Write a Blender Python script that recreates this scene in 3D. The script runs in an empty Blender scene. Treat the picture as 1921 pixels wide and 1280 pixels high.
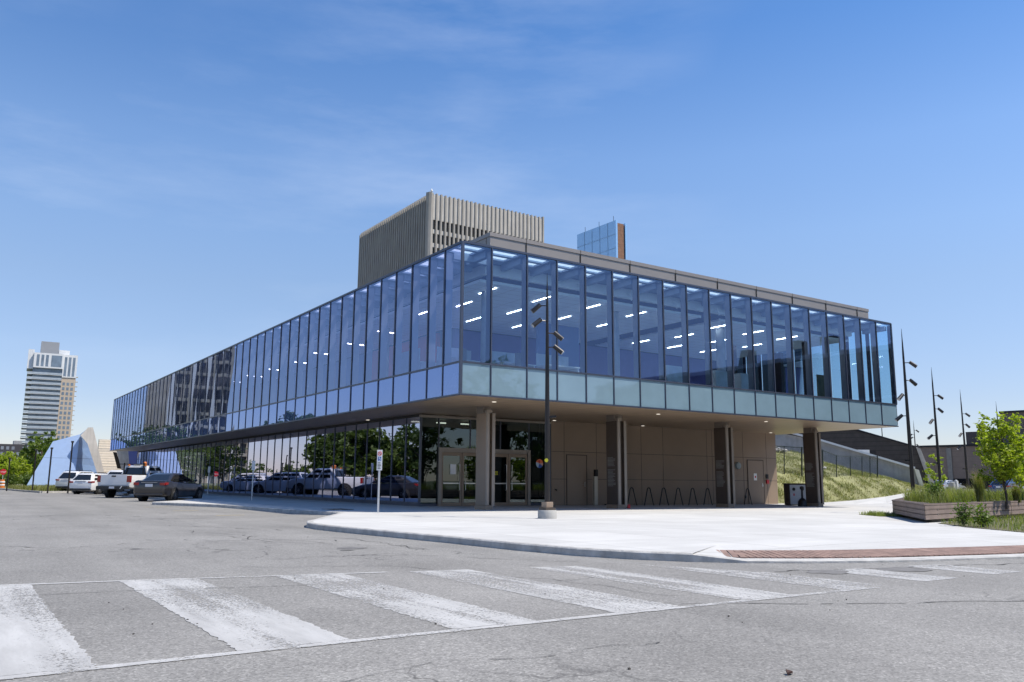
import bpy, bmesh, math, random
from mathutils import Vector, Matrix
from mathutils import noise as mn
random.seed(11)
R_ = math.radians
sc = bpy.context.scene
COL = sc.collection
V3 = Vector

# ------------------------------------------------------------------ camera
CAM = V3((-13.7056, -23.2418, 1.144))
YAW, PIT, ROL, FPX = 0.59511, 0.16796, 0.00645, 1551.98
PW, PHT = 1921.0, 1280.0
FWD = V3((math.sin(YAW)*math.cos(PIT), math.cos(YAW)*math.cos(PIT), math.sin(PIT)))
_r = V3((math.cos(YAW), -math.sin(YAW), 0)); _u = _r.cross(FWD)
RGT = _r*math.cos(ROL)+_u*math.sin(ROL); UPV = -_r*math.sin(ROL)+_u*math.cos(ROL)
HR = V3((math.cos(YAW), -math.sin(YAW), 0))      # level direction across the view
HF = V3((math.sin(YAW), math.cos(YAW), 0))       # level direction along the view
def ray(px, py): return FWD+RGT*((px-PW/2)/FPX)+UPV*((PHT/2-py)/FPX)
def at(px, py, dep): return CAM+ray(px, py)*dep  # world point measured from the photo at a known distance
def on_y(px, py, Y):
    d = ray(px, py); return CAM+d*((Y-CAM.y)/d.y)
def on_x(px, py, X):
    d = ray(px, py); return CAM+d*((X-CAM.x)/d.x)
def gz(x): return -0.0055*min(max(x, -12.0), 36.0)   # the site falls gently to the right
def gpt(px, dep, h=0.0):                             # ground point below a pixel column at a distance
    p = at(px, 905, dep); return V3((p.x, p.y, gz(p.x)+h))

cd = bpy.data.cameras.new('camera'); cam = bpy.data.objects.new('camera', cd); COL.objects.link(cam)
cd.sensor_fit = 'HORIZONTAL'; cd.sensor_width = 36.0; cd.lens = FPX/PW*36.0
cd.clip_start = 0.1; cd.clip_end = 8000
m = Matrix((RGT, UPV, -FWD)).transposed().to_4x4(); m.translation = CAM; cam.matrix_world = m
sc.camera = cam

# ------------------------------------------------------------------ mesh helper
class MB:
    def __init__(s): s.v = []; s.f = []; s.uv = {}
    def add(s, vs, fs):
        o = len(s.v); s.v += [tuple(v) for v in vs]; s.f += [tuple(i+o for i in f) for f in fs]; return s
    def quad(s, a, b, c, d): return s.add([a, b, c, d], [(0, 1, 2, 3)])
    def poly(s, pts): return s.add(pts, [tuple(range(len(pts)))])
    def box(s, x0, x1, y0, y1, z0, z1):
        return s.add([(x0,y0,z0),(x1,y0,z0),(x1,y1,z0),(x0,y1,z0),(x0,y0,z1),(x1,y0,z1),(x1,y1,z1),(x0,y1,z1)],
                     [(3,2,1,0),(4,5,6,7),(0,1,5,4),(1,2,6,5),(2,3,7,6),(3,0,4,7)])
    def obox(s, c, ax, ay, az):                      # oriented box from centre and half-axis vectors
        c, ax, ay, az = V3(c), V3(ax), V3(ay), V3(az)
        vs = [c+ax*i+ay*j+az*k for k in (-1,1) for i, j in ((-1,-1),(1,-1),(1,1),(-1,1))]
        return s.add(vs, [(3,2,1,0),(4,5,6,7),(0,1,5,4),(1,2,6,5),(2,3,7,6),(3,0,4,7)])
    def bar(s, a, b, w, h, up=(0,0,1)):              # rectangular bar from a to b
        a, b = V3(a), V3(b); d = (b-a).normalized(); u = V3(up)
        sd = d.cross(u)
        if sd.length < 1e-4: sd = d.cross(V3((1,0,0)))
        sd.normalize(); uu = sd.cross(d)
        return s.obox((a+b)/2, (b-a)/2, sd*(w/2), uu*(h/2))
    def prism(s, pts, ext):                          # planar polygon extruded by a vector
        n = len(pts); e = V3(ext); p = [V3(q) for q in pts]
        return s.add(p+[q+e for q in p], [tuple(range(n))[::-1], tuple(range(n, 2*n))]+[(i, (i+1) % n, n+(i+1) % n, n+i) for i in range(n)])
    def tube(s, path, r, n=8, cap=True):
        P = [V3(p) for p in path]; rr = r if isinstance(r, (list, tuple)) else [r]*len(P)
        vs = []; ref = V3((0,0,1))
        for i, p in enumerate(P):
            d = (P[min(i+1, len(P)-1)]-P[max(i-1, 0)]).normalized()
            a = d.cross(ref)
            if a.length < 1e-3: a = d.cross(V3((1,0,0)))
            a.normalize(); b = a.cross(d).normalized()
            vs += [p+(a*math.cos(t)+b*math.sin(t))*rr[i] for t in (2*math.pi*k/n for k in range(n))]
        fs = [(i*n+k, i*n+(k+1) % n, (i+1)*n+(k+1) % n, (i+1)*n+k) for i in range(len(P)-1) for k in range(n)]
        if cap: fs += [tuple(range(n))[::-1], tuple((len(P)-1)*n+k for k in range(n))]
        return s.add(vs, fs)
    def cyl(s, a, b, r0, r1=None, n=16): return s.tube([a, b], [r0, r0 if r1 is None else r1], n)
    def loft(s, rings, cap=True):
        n = len(rings[0]); vs = [p for r in rings for p in r]
        fs = [(i*n+k, i*n+(k+1) % n, (i+1)*n+(k+1) % n, (i+1)*n+k) for i in range(len(rings)-1) for k in range(n)]
        if cap: fs += [tuple(range(n))[::-1], tuple((len(rings)-1)*n+k for k in range(n))]
        return s.add(vs, fs)
    def sphere(s, c, r, sx=1, sy=1, sz=1, nu=10, nv=6):
        c = V3(c); vs = [c+V3((0,0,-r*sz))]
        for j in range(1, nv):
            t = math.pi*j/nv-math.pi/2
            vs += [c+V3((r*sx*math.cos(t)*math.cos(2*math.pi*i/nu), r*sy*math.cos(t)*math.sin(2*math.pi*i/nu), r*sz*math.sin(t))) for i in range(nu)]
        vs.append(c+V3((0,0,r*sz))); L = len(vs)-1
        fs = [(0, 1+(i+1) % nu, 1+i) for i in range(nu)]
        for j in range(nv-2):
            fs += [(1+j*nu+i, 1+j*nu+(i+1) % nu, 1+(j+1)*nu+(i+1) % nu, 1+(j+1)*nu+i) for i in range(nu)]
        fs += [(L, 1+(nv-2)*nu+i, 1+(nv-2)*nu+(i+1) % nu) for i in range(nu)]
        return s.add(vs, fs)
    def obj(s, name, mat, parent=None, smooth=False, bevel=0, off=None, fix=True):
        me = bpy.data.meshes.new(name)
        if off is not None:
            o_ = V3(off); s.v = [tuple(V3(v)-o_) for v in s.v]
        me.from_pydata(s.v, [], s.f); me.materials.append(mat)
        if fix:
            bm = bmesh.new(); bm.from_mesh(me); bmesh.ops.recalc_face_normals(bm, faces=bm.faces); bm.to_mesh(me); bm.free()
        if smooth:
            for p in me.polygons: p.use_smooth = True
            try: me.set_sharp_from_angle(angle=R_(40))
            except Exception: pass
        o = bpy.data.objects.new(name, me); COL.objects.link(o)
        if parent is not None: o.parent = parent
        if bevel:
            md = o.modifiers.new('edge', 'BEVEL'); md.width = bevel; md.segments = 2; md.limit_method = 'ANGLE'
        return o

def tag(o, label=None, cat=None, group=None, kind=None):
    if label: o['label'] = label
    if cat: o['category'] = cat
    if group: o['group'] = group
    if kind: o['kind'] = kind
    return o
def thing(name, label, cat, loc=(0,0,0), rz=0.0, group=None):
    o = bpy.data.objects.new(name, None); COL.objects.link(o); o.location = loc; o.rotation_euler = (0,0,rz); o.empty_display_size = .2
    return tag(o, label, cat, group)
def dup(root, label=None, loc=None, rz=None):
    r = root.copy(); COL.objects.link(r)
    if loc is not None: r.location = loc
    if rz is not None: r.rotation_euler = (0,0,rz)
    if label: r['label'] = label
    for ch in list(root.children):
        c = ch.copy(); COL.objects.link(c); c.parent = r
        for g in list(ch.children):
            d = g.copy(); COL.objects.link(d); d.parent = c
    return r

# ------------------------------------------------------------------ materials
def nt(name):
    mt = bpy.data.materials.new(name); mt.use_nodes = True; t = mt.node_tree
    for n in list(t.nodes): t.nodes.remove(n)
    out = t.nodes.new('ShaderNodeOutputMaterial'); return mt, t, out
def N(t, typ, **kw):
    n = t.nodes.new(typ)
    for k, v in kw.items():
        if k in n.inputs: n.inputs[k].default_value = v
        else: setattr(n, k, v)
    return n
def rgba(c): return (c[0], c[1], c[2], 1)
def pos(t):
    return N(t, 'ShaderNodeNewGeometry').outputs['Position']
def mapv(t, vec, sx=1, sy=1, sz=1, rz=0):
    mp = N(t, 'ShaderNodeMapping'); mp.inputs['Scale'].default_value = (sx, sy, sz); mp.inputs['Rotation'].default_value = (0,0,rz)
    t.links.new(vec, mp.inputs['Vector']); return mp.outputs['Vector']
def noise(t, vec, scale, det=4, rough=.55):
    n = N(t, 'ShaderNodeTexNoise'); n.inputs['Scale'].default_value = scale; n.inputs['Detail'].default_value = det; n.inputs['Roughness'].default_value = rough
    t.links.new(vec, n.inputs['Vector']); return n.outputs['Fac']
def ramp(t, fac, stops):
    r = N(t, 'ShaderNodeValToRGB'); e = r.color_ramp.elements
    e[0].position, e[0].color = stops[0][0], rgba(stops[0][1]); e[1].position, e[1].color = stops[-1][0], rgba(stops[-1][1])
    for p, c in stops[1:-1]:
        x = e.new(p); x.color = rgba(c)
    t.links.new(fac, r.inputs['Fac']); return r.outputs['Color']
def mixc(t, fac, a, b, mode='MIX'):
    m_ = N(t, 'ShaderNodeMix', data_type='RGBA', blend_type=mode)
    for i, x in ((0, fac), (6, a), (7, b)):
        if hasattr(x, 'is_output'): t.links.new(x, m_.inputs[i])
        else: m_.inputs[i].default_value = x if i == 0 else rgba(x)
    return m_.outputs[2]
def math_(t, op, a, b=None):
    n = N(t, 'ShaderNodeMath', operation=op)
    for i, x in enumerate((a, b)):
        if x is None: continue
        if hasattr(x, 'is_output'): t.links.new(x, n.inputs[i])
        else: n.inputs[i].default_value = x
    return n.outputs[0]
def g1(x): return (x, x, x)
def M(name, col, rough=.6, metal=0, var=.12, scale=3, bump=0, bscale=40, coat=0, spec=.5, streak=0, emit=None, estr=0):
    mt, t, out = nt(name); p = pos(t)
    b = N(t, 'ShaderNodeBsdfPrincipled'); b.inputs['Roughness'].default_value = rough; b.inputs['Metallic'].default_value = metal
    b.inputs['Specular IOR Level'].default_value = spec; b.inputs['Coat Weight'].default_value = coat; b.inputs['Coat Roughness'].default_value = .05
    n1 = noise(t, p, scale, 5)
    dk = tuple(max(0, c*(1-var)) for c in col); lt = tuple(min(1, c*(1+var)) for c in col)
    c = ramp(t, n1, [(.3, dk), (.7, lt)])
    if streak:
        s_ = noise(t, mapv(t, p, 3, 3, .15), 1.2, 4)
        c = mixc(t, math_(t, 'MULTIPLY', ramp(t, s_, [(.45, g1(0)), (.75, g1(1))]), streak), c, tuple(x*.5 for x in col))
    t.links.new(c, b.inputs['Base Color'])
    if bump:
        bp = N(t, 'ShaderNodeBump'); bp.inputs['Strength'].default_value = bump; bp.inputs['Distance'].default_value = .02
        t.links.new(noise(t, p, bscale, 3), bp.inputs['Height']); t.links.new(bp.outputs[0], b.inputs['Normal'])
    if emit: b.inputs['Emission Color'].default_value = rgba(emit); b.inputs['Emission Strength'].default_value = estr
    t.links.new(b.outputs[0], out.inputs[0]); return mt
def M_glass(name, tint, refl, base=.1, ior=1.9, wav=.0006, scale=.7, rough=0.0):
    mt, t, out = nt(name); p = pos(t)
    tr = N(t, 'ShaderNodeBsdfTransparent'); tr.inputs[0].default_value = rgba(tint)
    gl = N(t, 'ShaderNodeBsdfGlossy'); gl.inputs['Color'].default_value = rgba(refl); gl.inputs['Roughness'].default_value = rough
    bp = N(t, 'ShaderNodeBump'); bp.inputs['Strength'].default_value = 1; bp.inputs['Distance'].default_value = wav
    t.links.new(noise(t, mapv(t, p, 1, 1, .45), scale, 1.5), bp.inputs['Height']); t.links.new(bp.outputs[0], gl.inputs['Normal'])
    fr = N(t, 'ShaderNodeFresnel'); fr.inputs['IOR'].default_value = ior
    fac = math_(t, 'MINIMUM', math_(t, 'ADD', fr.outputs[0], base), .97)
    mx = N(t, 'ShaderNodeMixShader'); t.links.new(fac, mx.inputs[0]); t.links.new(tr.outputs[0], mx.inputs[1]); t.links.new(gl.outputs[0], mx.inputs[2])
    t.links.new(mx.outputs[0], out.inputs[0]); return mt
def M_spandrel(name, col, refl, base=.06, ior=1.8, wav=.0008):
    mt, t, out = nt(name); p = pos(t)
    d = N(t, 'ShaderNodeBsdfDiffuse'); c = ramp(t, noise(t, p, 1.3, 3), [(.3, tuple(x*.94 for x in col)), (.7, tuple(x*1.05 for x in col))]); t.links.new(c, d.inputs[0])
    gl = N(t, 'ShaderNodeBsdfGlossy'); gl.inputs['Color'].default_value = rgba(refl); gl.inputs['Roughness'].default_value = 0
    bp = N(t, 'ShaderNodeBump'); bp.inputs['Strength'].default_value = 1; bp.inputs['Distance'].default_value = wav
    t.links.new(noise(t, p, .9, 1.5), bp.inputs['Height']); t.links.new(bp.outputs[0], gl.inputs['Normal'])
    fr = N(t, 'ShaderNodeFresnel'); fr.inputs['IOR'].default_value = ior
    mx = N(t, 'ShaderNodeMixShader'); t.links.new(math_(t, 'MINIMUM', math_(t, 'ADD', fr.outputs[0], base), .97), mx.inputs[0])
    t.links.new(d.outputs[0], mx.inputs[1]); t.links.new(gl.outputs[0], mx.inputs[2]); t.links.new(mx.outputs[0], out.inputs[0]); return mt
def M_emit(name, col, s):
    mt, t, out = nt(name); e = N(t, 'ShaderNodeEmission'); e.inputs[0].default_value = rgba(col); e.inputs[1].default_value = s
    t.links.new(e.outputs[0], out.inputs[0]); return mt
def M_leaf(name, c0, c1, trans=.35):
    mt, t, out = nt(name); p = pos(t)
    c = ramp(t, noise(t, p, 1.6, 3), [(.3, c0), (.7, c1)])
    oi = N(t, 'ShaderNodeNewGeometry').outputs['Random Per Island']
    c = mixc(t, math_(t, 'MULTIPLY', oi, .55), c, tuple(x*.55 for x in c0))
    d = N(t, 'ShaderNodeBsdfPrincipled'); d.inputs['Roughness'].default_value = .55; d.inputs['Specular IOR Level'].default_value = .35; t.links.new(c, d.inputs['Base Color'])
    tl = N(t, 'ShaderNodeBsdfTranslucent'); c2 = mixc(t, 1.0, c, (1.3, 1.5, .5), 'MULTIPLY'); t.links.new(c2, tl.inputs[0])
    mx = N(t, 'ShaderNodeMixShader'); mx.inputs[0].default_value = trans; t.links.new(d.outputs[0], mx.inputs[1]); t.links.new(tl.outputs[0], mx.inputs[2])
    t.links.new(mx.outputs[0], out.inputs[0]); return mt
def M_asphalt():
    mt, t, out = nt('asphalt'); p = pos(t)
    b = N(t, 'ShaderNodeBsdfPrincipled'); b.inputs['Roughness'].default_value = .85; b.inputs['Specular IOR Level'].default_value = .25
    base = ramp(t, noise(t, p, .35, 6, .6), [(.32, (.204,.198,.190)), (.68, (.272,.264,.254))])
    spk = N(t, 'ShaderNodeTexVoronoi'); spk.inputs['Scale'].default_value = 75; t.links.new(p, spk.inputs['Vector'])
    sv = N(t, 'ShaderNodeSeparateColor'); t.links.new(spk.outputs['Color'], sv.inputs[0])
    st = ramp(t, sv.outputs[0], [(0, g1(.66)), (.5, g1(1)), (.86, g1(1.05)), (1, g1(1.42))])
    base = mixc(t, 1, base, st, 'MULTIPLY')
    base = mixc(t, 1, base, ramp(t, noise(t, p, 28, 3, .7), [(.3, g1(.84)), (.7, g1(1.14))]), 'MULTIPLY')
    tr = noise(t, mapv(t, p, .9, .05, 1), 1.3, 3)          # faint wheel tracks along the street
    base = mixc(t, 1, base, ramp(t, tr, [(.3, g1(.92)), (.7, g1(1.07))]), 'MULTIPLY')
    blot = noise(t, mapv(t, p, 1, 1, 1), 1.1, 5, .65)
    base = mixc(t, ramp(t, blot, [(.64, g1(0)), (.74, g1(.35))]), base, (.09,.087,.087))
    # crazing cracks, only in patches
    wp = N(t, 'ShaderNodeTexNoise'); wp.inputs['Scale'].default_value = 1.6; wp.inputs['Detail'].default_value = 5; t.links.new(p, wp.inputs['Vector'])
    wv = N(t, 'ShaderNodeVectorMath', operation='MULTIPLY_ADD'); t.links.new(wp.outputs['Color'], wv.inputs[0]); wv.inputs[1].default_value = (1.1, 1.1, 0); t.links.new(p, wv.inputs[2])
    vo = N(t, 'ShaderNodeTexVoronoi', feature='DISTANCE_TO_EDGE'); vo.inputs['Scale'].default_value = .9; t.links.new(wv.outputs[0], vo.inputs['Vector'])
    ck = ramp(t, vo.outputs['Distance'], [(.004, g1(1)), (.018, g1(0))])
    msk = ramp(t, noise(t, p, .28, 2), [(.56, g1(0)), (.64, g1(.75))])
    base = mixc(t, math_(t, 'MULTIPLY', ck, msk), base, (.045,.043,.043))
    t.links.new(base, b.inputs['Base Color'])
    bp = N(t, 'ShaderNodeBump'); bp.inputs['Strength'].default_value = .45; bp.inputs['Distance'].default_value = .006; t.links.new(noise(t, p, 90, 2), bp.inputs['Height']); t.links.new(bp.outputs[0], b.inputs['Normal'])
    t.links.new(b.outputs[0], out.inputs[0]); return mt
def M_paint():
    mt, t, out = nt('road_paint'); p = pos(t)
    b = N(t, 'ShaderNodeBsdfPrincipled'); b.inputs['Roughness'].default_value = .7; t.links.new(ramp(t, noise(t, mapv(t, p, 2.5, .4, 1), 2.2, 5, .7), [(.3, (.40,.395,.39)), (.7, (.56,.555,.55))]), b.inputs['Base Color'])
    tr = N(t, 'ShaderNodeBsdfTransparent'); mx = N(t, 'ShaderNodeMixShader')
    fine = noise(t, p, 42, 4, .75); track = noise(t, mapv(t, p, 3.2, .12, 1), 1.0, 3); big = noise(t, p, .8, 3)
    s_ = math_(t, 'ADD', math_(t, 'MULTIPLY', fine, .9), math_(t, 'ADD', math_(t, 'MULTIPLY', track, .75), math_(t, 'MULTIPLY', big, .5)))
    spx = N(t, 'ShaderNodeSeparateXYZ'); t.links.new(p, spx.inputs[0])
    wx_ = N(t, 'ShaderNodeMapRange'); t.links.new(spx.outputs[0], wx_.inputs[0]); wx_.inputs[1].default_value = -13.5; wx_.inputs[2].default_value = -5.5; wx_.inputs[3].default_value = -.02; wx_.inputs[4].default_value = .11
    yy_ = N(t, 'ShaderNodeMath', operation='ABSOLUTE'); t.links.new(math_(t, 'ADD', spx.outputs[1], 15.0), yy_.inputs[0])
    mid = N(t, 'ShaderNodeMapRange'); t.links.new(yy_.outputs[0], mid.inputs[0]); mid.inputs[1].default_value = .2; mid.inputs[2].default_value = 1.2; mid.inputs[3].default_value = .10; mid.inputs[4].default_value = 0
    s_ = math_(t, 'SUBTRACT', s_, math_(t, 'ADD', wx_.outputs[0], mid.outputs[0]))
    gr = N(t, 'ShaderNodeTexVoronoi'); gr.inputs['Scale'].default_value = 60; t.links.new(p, gr.inputs['Vector']); gs = N(t, 'ShaderNodeSeparateColor'); t.links.new(gr.outputs['Color'], gs.inputs[0])
    s_ = math_(t, 'ADD', s_, math_(t, 'MULTIPLY', math_(t, 'SUBTRACT', gs.outputs[0], .5), .22))
    f = ramp(t, s_, [(.87, g1(.04)), (1.34, g1(.84))])
    t.links.new(f, mx.inputs[0]); t.links.new(tr.outputs[0], mx.inputs[1]); t.links.new(b.outputs[0], mx.inputs[2]); t.links.new(mx.outputs[0], out.inputs[0]); return mt
def M_plaza():
    mt, t, out = nt('plaza_concrete'); p = pos(t)
    b = N(t, 'ShaderNodeBsdfPrincipled'); b.inputs['Roughness'].default_value = .8; b.inputs['Specular IOR Level'].default_value = .3
    c = ramp(t, noise(t, p, .6, 6, .6), [(.3, (.46,.455,.447)), (.7, (.545,.54,.532))])
    c = mixc(t, 1, c, ramp(t, noise(t, mapv(t, p, .2, 2.2, 1), 1.5, 4), [(.3, g1(.95)), (.7, g1(1.04))]), 'MULTIPLY')
    c = mixc(t, 1, c, ramp(t, noise(t, p, 60, 2, .7), [(.3, g1(.93)), (.7, g1(1.06))]), 'MULTIPLY')
    br = N(t, 'ShaderNodeTexBrick'); br.offset = 0; br.inputs['Scale'].default_value = 1; br.inputs['Mortar Size'].default_value = .012; br.inputs['Brick Width'].default_value = 2.4; br.inputs['Row Height'].default_value = 2.4
    t.links.new(p, br.inputs['Vector'])
    c = mixc(t, math_(t, 'MULTIPLY', br.outputs['Fac'], .7), c, (.24,.23,.22))
    st = noise(t, p, 3.1, 5, .7); c = mixc(t, ramp(t, st, [(.66, g1(0)), (.78, g1(.30))]), c, (.33,.31,.28))
    gm = N(t, 'ShaderNodeTexVoronoi'); gm.inputs['Scale'].default_value = 1.3; t.links.new(p, gm.inputs['Vector']); c = mixc(t, ramp(t, gm.outputs['Distance'], [(.018, g1(.55)), (.026, g1(0))]), c, (.2,.19,.18))
    fl = N(t, 'ShaderNodeSeparateXYZ'); t.links.new(p, fl.inputs[0]); cb = N(t, 'ShaderNodeCombineXYZ')
    for k in (0, 1): t.links.new(math_(t, 'FLOOR', math_(t, 'DIVIDE', fl.outputs[k], 2.4)), cb.inputs[k])
    wn = N(t, 'ShaderNodeTexWhiteNoise'); t.links.new(cb.outputs[0], wn.inputs['Vector']); c = mixc(t, 1, c, ramp(t, wn.outputs['Value'], [(0, g1(.93)), (1, g1(1.04))]), 'MULTIPLY')
    t.links.new(c, b.inputs['Base Color']); t.links.new(b.outputs[0], out.inputs[0]); return mt
def M_lines(name, col, line, axis, period, width, rough=.6, var=.1, frac=.8, metal=0, coat=0):
    """surface whose joints run across a world axis ('X','Y','Z')"""
    mt, t, out = nt(name); p = pos(t)
    b = N(t, 'ShaderNodeBsdfPrincipled'); b.inputs['Roughness'].default_value = rough; b.inputs['Metallic'].default_value = metal; b.inputs['Coat Weight'].default_value = coat
    sp = N(t, 'ShaderNodeSeparateXYZ'); t.links.new(p, sp.inputs[0])
    c = ramp(t, noise(t, p, 2.2, 5), [(.3, tuple(x*(1-var) for x in col)), (.7, tuple(x*(1+var) for x in col))])
    for ax, per, w in zip(axis, period, width):
        fr = math_(t, 'FRACT', math_(t, 'DIVIDE', sp.outputs[ax], per))
        c = mixc(t, math_(t, 'MULTIPLY', math_(t, 'LESS_THAN', fr, w/per), frac), c, line)
    t.links.new(c, b.inputs['Base Color']); t.links.new(b.outputs[0], out.inputs[0]); return mt

mt_asph = M_asphalt(); mt_paint = M_paint(); mt_plaza = M_plaza()
mt_kerb = M('kerb_concrete', (.42,.41,.395), .85, var=.22, scale=5, bump=.6, bscale=18, streak=.25)
mt_conc = M('concrete', (.42,.41,.39), .85, var=.15, scale=2, bump=.2, streak=.35)
mt_concdk = M('concrete_grey', (.31,.315,.32), .85, var=.14, scale=1.5, bump=.2, streak=.35)
mt_white = M('white_coping', (.75,.75,.73), .6, var=.05)
mt_taupe = M('taupe_metal', (.185,.158,.138), .42, metal=.25, var=.05, scale=1.2)
mt_taupe2 = M('taupe_panel', (.255,.19,.138), .5, metal=.1, var=.06, scale=.8)
mt_taupelt = M('taupe_trim', (.26,.225,.195), .4, metal=.35, var=.05)
mt_taupedk = M('dark_recess', (.06,.046,.036), .6, var=.1)
mt_joint = M('panel_joint', (.03,.027,.024), .8, var=.05)
mt_alu = M('mullion_metal', (.075,.085,.115), .35, metal=.6, var=.06)
mt_fin = M('mullion_fin', (.30,.31,.36), .4, metal=.4, var=.05)
mt_black = M('black_metal', (.016,.015,.016), .4, metal=.4, var=.15)
mt_pole = M('bronze_pole', (.03,.026,.025), .38, metal=.5, var=.12)
mt_housing = M('lamp_housing', (.045,.042,.042), .35, metal=.5, var=.1)
mt_lens = M('lamp_lens', (.45,.47,.5), .1, var=.05)
mt_steel = M('steel', (.5,.5,.5), .3, metal=.9, var=.06)
mt_tyre = M('tyre_rubber', (.018,.018,.018), .85, var=.1)
mt_rim = M('alloy_rim', (.42,.42,.43), .3, metal=.7, var=.05)
mt_cwhite = M('white_car_paint', (.72,.72,.73), .25, var=.02, coat=.8)
mt_cgrey = M('dark_car_paint', (.036,.034,.036), .3, metal=.4, var=.05, coat=.9)
mt_cblue = M('blue_car_paint', (.02,.05,.16), .25, var=.04, coat=.9)
mt_cred = M('red_car_paint', (.3,.02,.03), .25, var=.04, coat=.9)
mt_cglass = M('car_glass', (.012,.014,.016), .04, var=.05, spec=.9)
mt_trimblk = M('black_plastic', (.02,.02,.021), .55, var=.1)
mt_tail = M('tail_lamp', (.28,.010,.013), .12, var=.05, coat=.6)
mt_orange = M('orange_plastic', (.55,.16,.03), .35, var=.05)
mt_plate = M('licence_plate', (.6,.62,.68), .4, var=.05)
mt_red = M('red_plastic', (.5,.02,.03), .4, var=.05)
mt_sign = M('sign_white', (.74,.74,.74), .45, var=.03)
mt_blue = M('sign_blue', (.02,.12,.4), .45, var=.03)
mt_yellow = M('yellow_decal', (.65,.6,.03), .5, var=.05)
mt_galv = M('galvanised', (.55,.56,.57), .45, metal=.3, var=.08)
mt_bark = M('bark', (.09,.07,.055), .9, var=.25, scale=8, bump=.5)
mt_soil = M('soil', (.1,.08,.06), .95, var=.3, scale=8)
mt_wood = None
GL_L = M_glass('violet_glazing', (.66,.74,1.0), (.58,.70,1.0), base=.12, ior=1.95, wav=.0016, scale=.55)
GL_F = M_glass('clear_blue_glazing', (.64,.85,.98), (.50,.64,1.0), base=.08, ior=1.6, wav=.0010, scale=.6)
GL_G = M_glass('ground_glazing', (.22,.27,.32), (.74,.76,.98), base=.42, ior=1.8, wav=.0006)
GL_R = M_glass('flank_glazing', (.80,.93,.98), (.7,.8,1.0), base=.01, ior=1.4, wav=.0004)
GL_E = M_glass('entrance_glazing', (.20,.27,.28), (.7,.85,.9), base=.05, ior=1.5, wav=.0006)
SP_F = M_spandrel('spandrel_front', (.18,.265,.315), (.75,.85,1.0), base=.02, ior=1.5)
SP_L = M_spandrel('spandrel_left', (.085,.13,.27), (.54,.66,1.0), base=.24, ior=2.0)  # same pale panels as the front, shade put into a darker blue

# ------------------------------------------------------------------ world and sun
SUN = V3((.45, -.42, 1.0)).normalized()
w = bpy.data.worlds.new('World'); sc.world = w; w.use_nodes = True; t = w.node_tree
bg = t.nodes['Background']; sky = t.nodes.new('ShaderNodeTexSky'); sky.sky_type = 'NISHITA'; sky.sun_disc = False
sky.sun_elevation = math.asin(SUN.z); sky.sun_rotation = math.atan2(SUN.x, SUN.y); sky.air_density = 1.0; sky.dust_density = .2; sky.ozone_density = 3.0; sky.altitude = 80
tc = t.nodes.new('ShaderNodeTexCoord')
cl1 = noise(t, mapv(t, tc.outputs['Generated'], 1.3, 1.3, 5.5, .5), 1.5, 8, .6)
cl2 = noise(t, mapv(t, tc.outputs['Generated'], 1, 1, 1.6), 1.7, 3, .5)
cf = math_(t, 'MULTIPLY', ramp(t, cl1, [(.50, g1(0)), (.80, g1(1))]), ramp(t, cl2, [(.46, g1(0)), (.68, g1(.20))]))
sz_ = t.nodes.new('ShaderNodeSeparateXYZ'); t.links.new(tc.outputs['Generated'], sz_.inputs[0])
tint = ramp(t, math_(t, 'DIVIDE', sz_.outputs[2], 1.5), [(0, (.90/1.5,.84/1.5,.96/1.5)), (.06, (.92/1.5,.86/1.5,.97/1.5)), (.147, (1.12/1.5,1.07/1.5,1.10/1.5)), (.187, (1.18/1.5,1.18/1.5,1.23/1.5)), (.247, (1.12/1.5,1.22/1.5,1.34/1.5)), (.333, (.72/1.5,1.03/1.5,1.32/1.5)), (1, (.66/1.5,.92/1.5,1.1/1.5))])
sk2 = mixc(t, 1, mixc(t, 1, sky.outputs[0], tint, 'MULTIPLY'), (1.5, 1.5, 1.5), 'MULTIPLY')
skc = mixc(t, cf, sk2, (8.5, 9.0, 9.8))
t.links.new(skc, bg.inputs[0]); bg.inputs[1].default_value = .105
sl = bpy.data.lights.new('sun', 'SUN'); sl.energy = 4.6; sl.angle = R_(.5); sl.color = (1, .93, .81)
so = bpy.data.objects.new('sun', sl); COL.objects.link(so); so.rotation_euler = (-SUN).to_track_quat('-Z', 'Y').to_euler(); so.location = (30, -30, 60)

# ------------------------------------------------------------------ ground, street, plaza
def sheet(name, xs, y0, y1, h, mat, kind='structure'):
    b = MB(); n = len(xs)
    b.add([(x, y, gz(x)+h) for y in (y0, y1) for x in xs], [(i, i+1, n+i+1, n+i) for i in range(n-1)])
    return tag(b.obj(name, mat, fix=False), kind=kind)
mt_earth = M('dry_lawn', (.10,.11,.05), .95, var=.3, scale=.6)
sheet('ground', [-3000, -12, 36, 3000], -3000, 3000, -.06, mt_earth)
sheet('road', [-60, -12, 36, 400], -140, 400, 0.0, mt_asph)

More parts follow.
